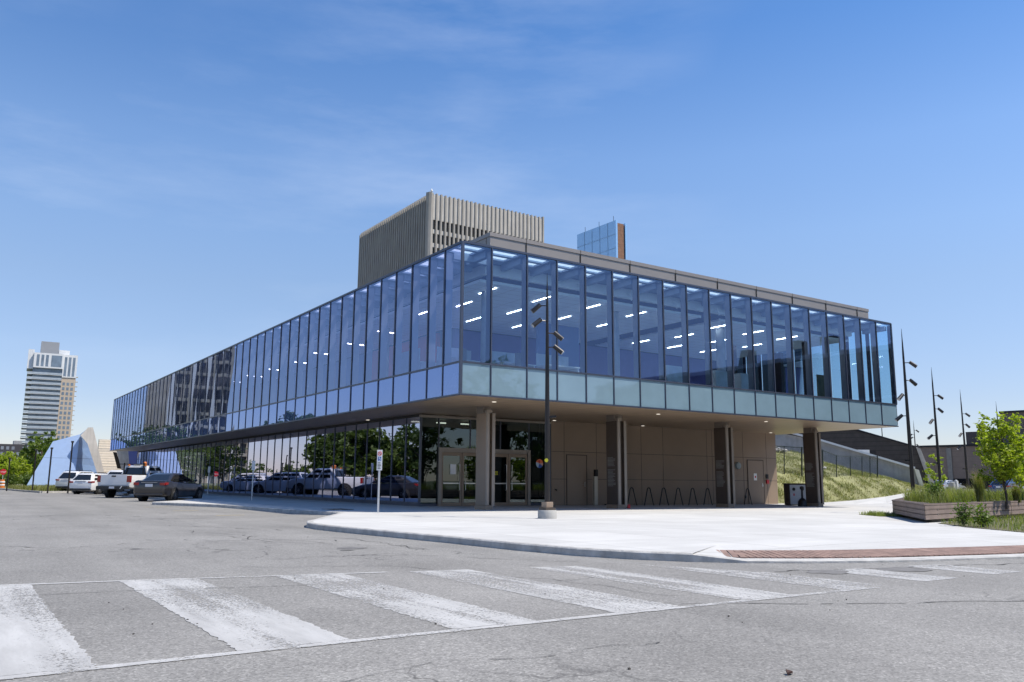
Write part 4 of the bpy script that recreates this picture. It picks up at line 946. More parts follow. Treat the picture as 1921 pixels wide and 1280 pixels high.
# second planter, service posts and far cars
p = gpt(1800, 41, PH); t_ = thing('timber_bench', 'grey low timber planter wall beyond the near planter', 'planter', (p.x, p.y, p.z), -YAW)
MB().box(-1.6, 1.3, 0, .6, -.05, .86).obj('boards', M_lines('grey_timber', (.20,.18,.19), (.07,.06,.06), 'Z', (.16,), (.012,), .8), t_); MB().box(-1.66, 1.36, -.04, .64, .861, .93).obj('cap', mt_kerb, t_)
for (px, w_, h_, mt_, lab) in ((1786, .16, 1.02, mt_concdk, 'dark grey service post beyond the second planter'), (1793.5, .09, 1.16, mt_galv, 'pale slim service post with a round cap beyond the second planter')):
    p = gpt(px, 47, 0); t_ = thing('service_post', lab, 'post', (p.x, p.y, p.z+.35)); MB().box(-w_, w_, -w_, w_, -.5, h_).obj('post', mt_, t_, bevel=.01); MB().sphere((0,0,h_+.02), w_*.9, 1, 1, .5).obj('cap', mt_, t_)

# ------------------------------------------------------------------ grassy slope, fence and ramp walls on the right
rows = [[(1380,947,47),(1440,946,47),(1500,944.5,49),(1545,943,51),(1600,939,54),(1660,932,58),(1712,923,63),(1745,917,67)],
        [(1380,915,49),(1440,914,49.5),(1500,915,51.5),(1545,916,53),(1600,915,56),(1660,914,60),(1712,915,65),(1745,915,69)],
        [(1380,882,52),(1440,884,52.5),(1500,887,54),(1545,891,56),(1600,894,59),(1660,899,63),(1712,911,67),(1745,914,71)],
        [(1380,858,58),(1440,862,58),(1500,868,59),(1545,876,61),(1600,886,63),(1660,897,66),(1712,910,70),(1745,913,74)],
        [(1380,838,66),(1440,840,66),(1500,850,66),(1545,866,66.5),(1600,882,67),(1660,896,69),(1712,909,72),(1745,912,77)]]
mt_slope = M('slope_turf', (.20,.20,.09), .95, var=.35, scale=1.3, bump=.4, bscale=12)
G = [[at(*c) for c in r] for r in rows]
def sub(Gr, k=4):
    out = []
    nr, nc = len(Gr), len(Gr[0])
    for i in range((nr-1)*k+1):
        r0 = min(i//k, nr-2); fr = i/k-r0; line = []
        for j in range((nc-1)*k+1):
            c0 = min(j//k, nc-2); fc = j/k-c0
            p = (Gr[r0][c0]*(1-fc)+Gr[r0][c0+1]*fc)*(1-fr)+(Gr[r0+1][c0]*(1-fc)+Gr[r0+1][c0+1]*fc)*fr
            line.append(p+V3((0,0,mn.noise(p*.6)*.10+mn.noise(p*1.9)*.05 if 0 < i else -.04)))
        out.append(line)
    return out
S = sub(G); nc = len(S[0]); b = MB(); b.add([p for r in S for p in r], [(i*nc+j, i*nc+j+1, (i+1)*nc+j+1, (i+1)*nc+j) for i in range(len(S)-1) for j in range(nc-1)])
tag(b.obj('grass_slope', mt_slope, smooth=True, fix=False), kind='structure')
gb, sb_ = MB(), MB(); rs = random.Random(31)
for k in range(34000):
    i, j = rs.randrange(len(S)-1), rs.randrange(nc-1); u, v = rs.random(), rs.random()
    p = (S[i][j]*(1-u)+S[i][j+1]*u)*(1-v)+(S[i+1][j]*(1-u)+S[i+1][j+1]*u)*v; g = mn.noise(p*.8)
    if g+.45 < rs.random()*.8: continue
    blade(gb if rs.random()+g*.7 > .36 else sb_, p, rs.uniform(.06,.20)*(1+.6*g), .03, .7, rs)
tag(gb.obj('slope_grass', LF_slope, fix=False), 'green tufts of meadow grass on the slope', kind='stuff'); tag(sb_.obj('dry_slope_grass', LF_straw, fix=False), 'dry straw-coloured grass on the slope', kind='stuff')
rb = MB()
for k in range(260):
    if k < 110: f = rs.random(); p = at(1395+f*160, 866+rs.gauss(0,2.2)+f*14, 57.5+2*f+rs.gauss(0,.3)); s_ = rs.uniform(.06,.2)
    elif k < 190: f = rs.random(); p = at(1400+f*75, 841+f*4+rs.gauss(0,2), 64+rs.gauss(0,.3)); s_ = rs.uniform(.06,.18)
    else: f = rs.random(); p = at(1655+f*60, 925-f*4+rs.gauss(0,1.2), 60.5+f*3); s_ = rs.uniform(.05,.16)
    rb.sphere(p, s_, rs.uniform(.8,1.3), rs.uniform(.7,1.2), rs.uniform(.4,.7), 6, 4)
tag(rb.obj('rubble', M('pale_stone', (.42,.41,.40), .9, var=.25, scale=6)), 'bands of pale broken stone lying on the slope', kind='stuff')
b = MB(); fr_ = []
for c in rows[0][3:]: q = at(*c); g_ = gpt(c[0], c[2]-7, PH+.006); fr_.append((g_, q+V3((0,0,.0))))
for k in range(len(fr_)-1): b.quad(fr_[k][0], fr_[k+1][0], fr_[k+1][1], fr_[k][1])
tag(b.obj('path', mt_plaza, fix=False), kind='structure')
# fence
mt_mesh, tm, om = nt('chain_link'); pm = pos(tm); tr_ = N(tm, 'ShaderNodeBsdfTransparent'); df = N(tm, 'ShaderNodeBsdfDiffuse'); df.inputs[0].default_value = (.02,.03,.03,1); mxm = N(tm, 'ShaderNodeMixShader')
spx = N(tm, 'ShaderNodeSeparateXYZ'); tm.links.new(pm, spx.inputs[0])
xx = math_(tm, 'ADD', spx.outputs[0], math_(tm, 'MULTIPLY', spx.outputs[1], -.68)); a1 = math_(tm, 'FRACT', math_(tm, 'MULTIPLY', math_(tm, 'ADD', xx, spx.outputs[2]), 11)); a2 = math_(tm, 'FRACT', math_(tm, 'MULTIPLY', math_(tm, 'SUBTRACT', xx, spx.outputs[2]), 11))
tm.links.new(math_(tm, 'MAXIMUM', math_(tm, 'LESS_THAN', a1, .12), math_(tm, 'LESS_THAN', a2, .12)), mxm.inputs[0]); tm.links.new(tr_.outputs[0], mxm.inputs[1]); tm.links.new(df.outputs[0], mxm.inputs[2]); tm.links.new(mxm.outputs[0], om.inputs[0])
t_ = thing('chain_link_fence', 'dark green chain-link fence across the grassy slope', 'fence', at(1545, 893, 55)); OF = t_.location.copy()
fp = [(1440,836,882,52.5),(1471,838,885,53),(1504,840,887,53.6),(1543,845,893,55),(1569,855,893,57),(1595,857,896,59),(1617,857,897,61),(1632,857,897,62),(1646,856,896,63)]
ft = [at(a, b_, d) for a, b_, c, d in fp]; fb = [at(a, c+2, d) for a, b_, c, d in fp]
mt_fence = M('fence_green', (.012,.022,.018), .5)
for k in range(len(fp)): MB().cyl(fb[k]-V3((0,0,.3)), ft[k]+V3((0,0,.05)), .05 if k in (2,3,8) else .032, n=8).obj('post', mt_fence, t_, off=OF)
b = MB()
for k in range(len(fp)-1): b.bar(ft[k], ft[k+1], .045, .045)
b.obj('rail', mt_fence, t_, off=OF); b = MB()
for k in range(len(fp)-1): b.quad(fb[k], fb[k+1], ft[k+1], ft[k])
b.obj('wire_mesh', mt_mesh, t_, off=OF, fix=False)
# concrete ramp wall with white coping, dark louvred wall behind it
def away(p): d = V3((p.x-CAM.x, p.y-CAM.y, 0)); return d.normalized()
def slab(name, pts, back, mat, parent, off=None): return MB().prism([at(*p) for p in pts], away(at(*pts[0]))*back).obj(name, mat, parent, off=off)
t_ = thing('ramp_wall', 'grey concrete ramp wall topped by a sloping white coping', 'wall', at(1640, 905, 70)); OF = t_.location.copy()
slab('wall_face', [(1380,795,75),(1540,828,72),(1716,880,69),(1729,920,69),(1640,915,70),(1380,912,75)], .5, mt_concdk, t_, OF)
ca, cb_ = at(1380,786,74.9), at(1540,825.5,71.9); cc = at(1718,878,68.9)
b = MB().bar(ca+HF*.2, cb_+HF*.2, .75, .16); b.bar(cb_+HF*.2, cc+HF*.2, .75, .16); b.obj('coping', mt_white, t_, off=OF)
slab('end_face', [(1715,879,68.9),(1724,882,68.7),(1736,921,68.7),(1728,921,68.9)], .9, mt_white, t_, OF)
mt_louv = M_lines('dark_louvre', (.042,.037,.036), (.014,.012,.012), 'Z', (.42,), (.05,), .7, .2, .7)
t_ = thing('dark_ramp_wall', 'dark louvred wall sloping down behind the concrete ramp wall', 'wall', at(1690, 905, 76)); OF = t_.location.copy()
slab('louvre_face', [(1440,764,84),(1612,808,79),(1719,839,76),(1747,912,76),(1690,925,77),(1440,915,84)], .6, mt_louv, t_, OF)
b = MB().bar(at(1440,762.5,83.9)+HF*.3, at(1612,806.8,78.9)+HF*.3, .8, .14); b.bar(at(1612,806.8,78.9)+HF*.3, at(1719.5,837.8,75.9)+HF*.3, .8, .14); b.obj('cap', mt_black, t_, off=OF)
slab('end_face', [(1718,838,75.8),(1727,842,75.4),(1755,912,75.4),(1745,914,75.8)], 1.2, mt_conc, t_, OF)
p = at(1624, 850, 73); t_ = thing('ramp_shelter', 'small white box with a dark opening above the ramp coping', 'box', p, -YAW); MB().box(-.65, .35, 0, .6, -.3, .28).obj('box', mt_white, t_); MB().box(.36, .9, 0, .6, -.3, .2).obj('opening', mt_black, t_)

# brown building on the right
mt_brown = M_lines('brown_brick', (.165,.13,.108), (.09,.075,.065), 'Z', (.6,), (.03,), .85, .06, .5); mt_brown2 = M('brown_cladding', (.11,.092,.08), .8, var=.06); mt_dkwin = M('dark_window', (.015,.017,.02), .1, var=.1)
t_ = thing('brown_building', 'low brown brick building with flat stepped roofs behind the young tree', 'building', at(1800, 905, 96)); OF = t_.location.copy()
def wallbox(pa, pb_, ztop, dpt, mat, name, zb=-.5):
    a, c = V3(pa), V3(pb_); d = (c-a); d.z = 0; d.normalize(); nn = V3((-d.y, d.x, 0))
    if nn.dot(HF) < 0: nn = -nn
    q = [V3((a.x,a.y,zb)), V3((c.x,c.y,zb)), V3((c.x,c.y,zb))+nn*dpt, V3((a.x,a.y,zb))+nn*dpt]; return MB().prism(q, (0,0,ztop-zb)).obj(name, mat, t_, off=OF)
A, C_ = at(1690,905,98), at(2050,905,84)
wallbox(A, C_, 5.35, 20, mt_brown, 'wall')
u = (C_-A); u.z = 0; L = u.length; u.normalize(); nn = V3((-u.y,u.x,0)); nn = nn if nn.dot(HF) > 0 else -nn
b = MB().bar(V3((A.x,A.y,5.45))-nn*.1+nn*.5, V3((C_.x,C_.y,5.45))-nn*.1+nn*.5, 1.2, .22); b.obj('roof_edge', mt_black, t_, off=OF)
A2, C2 = A+nn*6+u*5.5, C_+nn*6; wallbox(A2, C2, 7.3, 10, mt_brown2, 'upper_block', 5.3)
A3, C3 = A+nn*4+u*(L*.52), C_+nn*4; wallbox(A3, C3, 9.2, 8, mt_brown, 'stair_block', 5.31)
b = MB().bar(V3((A3.x,A3.y,9.28))-nn*.1+nn*.5, V3((C3.x,C3.y,9.28))-nn*.1+nn*.5, 1.2, .2); b.obj('roof_edge', mt_black, t_, off=OF)
for f, w_ in ((.20, 1.6), (.34, 1.4), (.52, 5), (.8, 5)):
    q = A+u*(L*f); b = MB().obox(V3((q.x,q.y,1.0))-nn*.03, u*w_, nn*.05, V3((0,0,.75))); b.obj('doorway', mt_dkwin, t_, off=OF)
q = A+u*(L*.295); MB().obox(V3((q.x,q.y,2.6))-nn*.06, u*.25, nn*.06, V3((0,0,2.6))).obj('downpipe', M('pipe_grey', (.17,.165,.15), .6), t_, off=OF)

# ------------------------------------------------------------------ concrete tower behind
Q = at(804, 358.5, 220); TX, TY = Q.x, Q.y; TZ = 77.3; TW, TD = 38.6, 45.5
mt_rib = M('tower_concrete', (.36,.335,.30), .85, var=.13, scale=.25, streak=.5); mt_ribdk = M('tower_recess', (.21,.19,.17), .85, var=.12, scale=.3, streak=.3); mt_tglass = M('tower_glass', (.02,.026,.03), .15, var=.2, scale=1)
def tower(label, x, y, zt, wx, dy, rz=0, grp=None, full=False, wz0=6.5):
    t_ = thing('concrete_tower', label, 'tower', (x, y, 0), rz, grp)
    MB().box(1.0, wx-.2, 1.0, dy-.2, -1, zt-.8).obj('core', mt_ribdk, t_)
    b = MB(); nx = 27; px_ = (wx-2.0)/nx
    for k in range(nx+1):
        xk = 1.5+px_*k; b.prism([(xk-.30,1.0,0),(xk-.23,.28,0),(xk+.23,.28,0),(xk+.30,1.0,0)], (0,0,zt-.25 if k < nx else zt))
    ny = 32; py_ = (dy-2.0)/ny
    for k in range(1, ny+1):
        yk = 1.5+py_*k; b.prism([(1.0,yk-.36,0),(.25,yk-.24,0),(.25,yk+.24,0),(1.0,yk+.36,0)], (0,0,zt-1.3)); b.prism([(1.0,yk-.36,zt-1.3),(.25,yk-.24,zt-1.3),(.25,yk+.24,zt-1.3),(1.0,yk+.36,zt-1.3)], (.7,0,1.1))
    b.obj('rib', mt_rib, t_)
    MB().prism([(.98,0,0),(.35,.35,0),(.0,1.35,0),(.2,1.6,0),(1.3,1.3,0),(1.3,.2,0)], (0,0,zt-.2)).obj('corner_pier', mt_rib, t_)
    b = MB(); bg_ = MB(); z = zt-7.6; n_ = 6 if not full else 20
    for r in range(n_):
        bg_.quad((1.2,.93,z-2.6), (wx-.6,.93,z-2.6), (wx-.6,.93,z), (1.2,.93,z))
        b.box(1.2, wx-.6, .62, .99, z-3.75, z-2.62); z -= 3.75
    b.box(1.2, wx-.6, .55, .99, zt-7.57, zt-.6)
    b.obj('spandrel_band', M('tower_panel', (.50,.47,.43), .85, var=.1, scale=.3, streak=.4) if 'tower_panel' not in bpy.data.materials else bpy.data.materials['tower_panel'], t_); bg_.obj('window_row', mt_tglass, t_, fix=False)
    return t_
t_ = tower('ribbed concrete tower block rising behind the glass building', TX, TY, TZ, TW, TD)
b = MB().cyl((2,2,TZ-1), (2,2,TZ+1.6), .05, n=6); b.sphere((2,2,TZ+.9), .35); b.obj('roof_aerial', mt_white, t_)
# blue glass shaft behind the fascia
Q = at(1155, 413, 110); t_ = thing('blue_shaft', 'slim blue clad shaft with a rusty brown end rising behind the fascia', 'tower', (Q.x, Q.y, 0)); zt = Q.z
mt_bshaft = M_spandrel('blue_cladding', (.22,.38,.56), (.75,.88,1.0), base=.30, ior=1.8, wav=.004)
MB().box(0, .3, 0, 8.2, 0, zt).obj('blue_face', mt_bshaft, t_); MB().box(.31, 1.55, .2, 8, 0, zt-.25).obj('brown_face', M_lines('rusty_panel', (.20,.10,.06), (.10,.05,.03), 'Z', (1.9,), (.05,), .8, .2, .6), t_); MB().box(1.75, 2.05, .1, 8.2, 0, zt-.1).obj('blue_face', mt_bshaft, t_); MB().box(1.55, 1.75, .5, 8, 0, zt-.4).obj('gap', mt_black, t_)
b = MB()
for k in range(1, 5): b.box(-.03, -.002, 1.64*k-.03, 1.64*k+.03, 0, zt)
for k in range(1, 12): b.box(-.024, -.003, 0, 8.2, zt-1.9*k-.03, zt-1.9*k+.03)
b.obj('joint', M('shaft_joint', (.20,.33,.48), .5), t_)
b = MB()
for k in range(3): b.cyl((.5,1+3*k,zt), (.5,1+3*k,zt+.9), .03, n=5)
b.obj('rod', mt_black, t_)

# ------------------------------------------------------------------ residential tower, far left
p = at(40, 900, 400); rzt = -.06; t_ = thing('apartment_tower', 'tall slim apartment tower with balconies and a beige brick corner', 'tower', (p.x, p.y, 0), rzt)
mt_aw = M('white_cladding', (.66,.67,.68), .7, var=.04); mt_abr = M('beige_brick', (.50,.41,.32), .85, var=.06); mt_agl = M('apartment_glass', (.17,.22,.28), .12, var=.25, scale=.3); mt_bal = M('balcony_glass', (.38,.43,.48), .25, var=.1, scale=.5); mt_roofg = M('mechanical_grey', (.28,.29,.31), .7, var=.04)  # tower colours lightened slightly to stand in for distance haze
W1, W2, HT = 12.9, 19.2, 62.6; FL = 2.42; NFl = 24
MB().box(0, W1, .3, 16, -2, HT-1).obj('glazed_block', mt_agl, t_); MB().box(W1, W2, 0, 16, -2, HT-11.5).obj('brick_block', mt_abr, t_)
b, b2 = MB(), MB()
for k in range(2, NFl-2):
    z = k*FL+1; b.box(-2.2, W1-.05, -1.2, .28, z, z+.2); b2.box(-2.25, W1-.1, -1.25, -1.2, z+.30, z+1.15); b.box(-2.2, -.02, .3, 15, z, z+.25); b2.box(-2.25, -2.2, -1.2, 15, z+.30, z+1.1); b.box(W2+.02, W2+1.1, 1, 5, z, z+.25)
b.obj('balcony_slab', mt_aw, t_); b2.obj('balcony_rail', mt_bal, t_)
for k in range(1, NFl-4):
    z = k*FL+1.2
    for c in range(3): MB().box(W1+.6+1.85*c, W1+1.7+1.85*c, -.06, -.002, z, z+1.45).obj('window', mt_agl, t_)
for c in range(3):
    MB().box(W1+.6+1.85*c, W1+1.7+1.85*c, -.36, -.302, HT-10.8, HT-1.2).obj('window', mt_agl, t_)
    MB().box(1.2+2.0*c, 2.4+2.0*c, -1.36, -1.302, HT-6.6, HT-.9).obj('window', mt_agl, t_)
MB().box(7.6, W1-.7, -1.36, -1.302, HT-6.6, HT-.9).obj('window', mt_agl, t_)
b = MB(); b.box(0, W1-.02, -1.3, 0.28, HT-7.4, HT); b.box(W1, W2, -.3, 15.9, HT-11.49, HT+.0); b.box(-2.6, -.02, .3, 14, HT-8, HT+1.6); b.obj('white_frame', mt_aw, t_)
MB().box(2.6, 10.6, 3, 12, HT-1, HT+6.4).obj('roof_plant', mt_roofg, t_); MB().box(10.7, 15.5, 3, 12, HT-1, HT+2.6).obj('roof_plant', mt_aw, t_)
# dark block behind the trees
p = at(-30, 900, 350); t_ = thing('dark_apartment_block', 'dark brick apartment block with pale windows at the far left edge', 'building', (p.x, p.y, 0)); MB().box(0, 14.6, 0, 14, -2, 15.6).obj('wall', M('dark_brick', (.045,.043,.048), .8, var=.08), t_); MB().box(9.5, 12.5, 2, 8, 15.601, 17.2).obj('roof_plant', mt_concdk, t_)
mt_pwin = M('pale_window', (.20,.22,.25), .3, var=.2, scale=.6)
for k in range(6):
    for c in range(7):
        if (k*3+c) % 5: MB().box(.8+2.0*c, 1.9+2.0*c, -.06, -.003, 1.2+2.4*k, 2.6+2.4*k).obj('window', mt_pwin, t_)

# ------------------------------------------------------------------ blue wedge, concrete fin and stair beyond the glass building
mt_wblue = M_glass('wedge_glass', (.3,.4,.6), (.72,.82,1.0), base=.55, ior=1.8, wav=.0004)
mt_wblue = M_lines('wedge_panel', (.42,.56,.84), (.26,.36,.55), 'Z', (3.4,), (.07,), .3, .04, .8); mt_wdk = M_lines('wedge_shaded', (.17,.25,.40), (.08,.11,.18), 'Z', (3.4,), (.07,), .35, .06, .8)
t_ = thing('blue_wedge', 'blue clad wedge-shaped pavilion with a sloping left edge behind the parked cars', 'building', at(100, 905, 95)); OF = t_.location.copy()
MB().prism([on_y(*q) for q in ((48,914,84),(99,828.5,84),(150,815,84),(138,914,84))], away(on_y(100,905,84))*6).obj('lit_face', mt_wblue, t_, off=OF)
cv = [(150.3,815,84.01),(146,840,84.01),(142,870,84.01),(138.4,914,84.01)]; cr = [(166,803,86.5),(175,840,87),(182,875,87.6),(192,914,88.2)]
b = MB()
for k in range(3): b.quad(on_y(*cv[k]), on_y(*cr[k]), on_y(*cr[k+1]), on_y(*cv[k+1]))
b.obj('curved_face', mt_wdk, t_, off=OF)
t_ = thing('concrete_fin', 'leaning raw concrete fin beside the blue wedge', 'wall', at(180, 905, 95)); OF = t_.location.copy()
MB().prism([on_y(*q) for q in ((151,817,83),(165.5,802,83),(174.5,802,83),(202,914,83),(189,914,83),(181,884,83),(164,832,83))], away(on_y(180,905,83))*1.0).obj('fin', M('fin_concrete', (.58,.53,.47), .85, var=.2, scale=.5, streak=.4), t_, off=OF)
mt_stair = M_lines('beige_steps', (.62,.55,.45), (.25,.22,.18), 'Z', (.33,), (.06,), .85, .06, .7)
t_ = thing('outdoor_stair', 'beige stepped stair wall between the concrete fin and the glass building', 'stairs', at(205, 905, 104)); OF = t_.location.copy()
A = at(178, 905, 104)
b = MB()
for k in range(16): a, c = on_y(179, 905, 90+k*.5), on_y(238, 905, 90+k*.5); b.box(a.x, c.x, 90+k*.5, 90.5+k*.5-.002, -.3, .39*(k+1))
b.obj('steps', mt_stair, t_, off=OF)
slab('dark_balustrade', [(212,848,98),(219,849,98),(228,880,98),(220,879,98)], .3, mt_black, t_, OF)
t_ = thing('concrete_buttress', 'sloping concrete buttress under the far end of the glass building', 'wall', at(235, 905, 97)); OF = t_.location.copy()
slab('slope_face', [(219,846,97),(246,846,97),(248,914,97),(236,914,97)], 2, mt_conc, t_, OF)
t_ = thing('blue_end_wall', 'plain violet-blue wall closing the ground floor at the far end', 'wall', at(250, 905, 95)); OF = t_.location.copy()
slab('panel', [(240,840,95),(262,840,95),(262,914,95),(246,914,95)], 1, M('blue_end', (.09,.12,.34), .4, var=.05), t_, OF)

# left verge, kerb, trees, signs
vg = [(-9.2,74),(-8.0,56),(-7.4,50),(-5.0,52),(-3.2,56),(-3.2,90),(2,112),(-22,150),(-14,110)]
b = MB(); b.poly([(x, y, gz(x)+.10) for x, y in vg]); tag(b.obj('grass_verge', M('verge_turf', (.16,.16,.06), .95, var=.3, scale=1.2), fix=False), kind='structure')
b = MB()
for i in range(4): a, c = V3((*vg[i], 0)), V3((*vg[i+1], 0)); b.bar(a+V3((0,0,gz(a.x)+.02)), c+V3((0,0,gz(c.x)+.02)), .2, .22)
tag(b.obj('verge_kerb', mt_kerb), kind='structure')
b = MB(); scatter([(-8.6,72),(-7.8,57),(-7.2,51),(-5,53),(-3.6,58),(-3.4,80)], 5000, lambda x, y: gz(x)+.1, (.15,.5), .03, .5, rg, b); tag(b.obj('verge_grass', M_leaf('verge_blades', (.16,.18,.05), (.27,.26,.10), .3), fix=False), 'yellow-green grass on the verge behind the leftmost SUV', kind='stuff')
for (px, dep, H, R_2, mt_, lab, sd) in ((72, 112, 7.4, 2.6, LF_fresh, 'full green tree beside the left edge of the blue wedge', 41), (45, 116, 5.2, 2.3, LF_fresh, 'lower green tree left of the one by the wedge', 42), (88, 120, 7.2, 1.8, LF_fresh, 'green tree top showing above the sloping wedge edge', 47), (28, 104, 2.9, 2.0, LF_young, 'bright green bushy tree at the foot of the dark block', 43), (6, 108, 3.8, 2.2, LF_young, 'bright green tree cut by the left edge of the view', 44)):
    p = gpt(px, dep); tree('broadleaf_tree', lab, p, H, R_2, mt_, 3200, .34, sd, .12, .16, 'trees left of the blue wedge')
for (px, dep, lab, sd) in ((20, 96, 'low bush behind the verge kerb at the far left', 45), (48, 99, 'low bush at the left foot of the blue wedge', 46)):
    p = gpt(px, dep); shrub('bush', lab, p, 1.5, 1.4, LF_mid, 900, .22, sd)
p = gpt(4, 88); t_ = thing('stop_sign', 'small red stop sign on a post cut by the left edge of the view', 'sign', (p.x, p.y, p.z), 0)
MB().cyl((0,0,-.1), (0,0,2.0), .03, n=8).obj('post', mt_galv, t_); pl = MB().prism([(.32*math.cos(R_(22.5+45*k)), -.05, 1.75+.32*math.sin(R_(22.5+45*k))) for k in range(8)], (0,.02,0)).obj('sign_plate', mt_red, t_); text('lettering', 'STOP', (0,-.052,1.66), .2, mt_sign, pl)
p = gpt(3.5, 84); t_ = thing('traffic_barrel', 'orange traffic barrel with pale bands at the far left kerb', 'barrel', (p.x, p.y, p.z)); MB().tube([(0,0,0),(0,0,.06),(0,0,.5),(0,0,.95)], [.34,.30,.27,.22], 14).obj('body', mt_orange, t_); b = MB()
for z in (.35, .65): b.tube([(0,0,z),(0,0,z+.12)], [.30,.285], 14)
b.obj('band', mt_sign, t_)

# ------------------------------------------------------------------ parked cars
def wheel(parent, x, y, r, wd, side, steelrim=False):
    w_ = MB().tube([(x,y-wd/2,r),(x,y-wd*.42,r),(x,y+wd*.42,r),(x,y+wd/2,r)], [r*.93,r,r,r*.93], 22).obj('wheel', mt_tyre, parent, smooth=True)
    b = MB(); yo = y+side*(wd/2+.004); rr = r*.66
    b.cyl((x,yo-side*.01,r), (x,yo+side*.004,r), rr*.26, n=10)
    for k in range(10 if not steelrim else 6):
        a = k*math.pi*2/(10 if not steelrim else 6); b.bar((x+rr*.2*math.cos(a), yo, r+rr*.2*math.sin(a)), (x+rr*.93*math.cos(a), yo, r+rr*.93*math.sin(a)), .012, rr*.24, (0,1,0))
    n = 22; b.loft([[(x+q*math.cos(2*math.pi*j/n), yy, r+q*math.sin(2*math.pi*j/n)) for j in range(n)] for q, yy in ((rr*.9,yo-.01),(rr*.9,yo+.008),(rr*1.03,yo+.008),(rr*1.03,yo-.01))], False)
    b.obj('rim', mt_rim, w_)
    MB().cyl((x,yo-side*.015,r), (x,yo-side*.008,r), rr*.95, n=18).obj('brake_disc', mt_trimblk, w_)
KINDS = {
 'sedan': dict(st=[(0,.46,.80,.70),(.02,.36,.90,.78),(.10,.27,1.03,.845),(.30,.23,1.05,.875),(.9,.20,1.0,.89),(2.2,.19,.95,.89),(3.2,.19,.93,.885),(3.9,.2,.84,.86),(4.35,.25,.70,.79),(4.5,.33,.58,.68)],
     gb=(.42, 3.35, .80), gt=(1.22, 2.30, .575), zb=.985, zr=1.43, wx=(.95, 3.58), r=.325, side=[(.10,.36),(.40,.68),(.71,.93)]),
 'suv': dict(st=[(0,.50,.86,.78),(.02,.36,.98,.86),(.10,.30,1.08,.90),(.5,.26,1.1,.935),(1.2,.24,1.08,.945),(2.6,.24,1.05,.945),(3.4,.24,1.03,.93),(4.1,.26,.96,.9),(4.55,.33,.80,.82),(4.7,.42,.66,.70)],
     gb=(.05, 3.55, .86), gt=(.50, 2.65, .66), zb=1.06, zr=1.70, wx=(.98, 3.75), r=.36, side=[(.05,.26),(.29,.55),(.58,.9)]),
 'wagon': dict(st=[(0,.44,.80,.76),(.02,.32,.92,.83),(.10,.25,1.0,.865),(.5,.22,1.0,.89),(1.2,.20,.98,.895),(2.6,.19,.95,.895),(3.4,.19,.93,.88),(3.95,.21,.85,.85),(4.35,.26,.70,.77),(4.5,.34,.58,.66)],
     gb=(.06, 3.45, .81), gt=(.50, 2.45, .61), zb=.97, zr=1.50, wx=(.92, 3.55), r=.33, side=[(.06,.28),(.31,.58),(.61,.92)]),
 'pickup': dict(st=[(0,.62,1.30,.97),(.03,.58,1.34,1.0),(.3,.55,1.34,1.01),(1.2,.52,1.34,1.01),(2.0,.50,1.34,1.01),(2.1,.48,1.22,1.01),(3.9,.46,1.22,1.01),(4.4,.46,1.24,1.0),(5.3,.48,1.2,.98),(5.75,.55,1.05,.92),(5.85,.6,.9,.86)],
     gb=(2.08, 4.55, .93), gt=(2.28, 3.75, .74), zb=1.22, zr=1.93, wx=(1.25, 4.75), r=.42, side=[(.06,.48),(.53,.92)]),
}
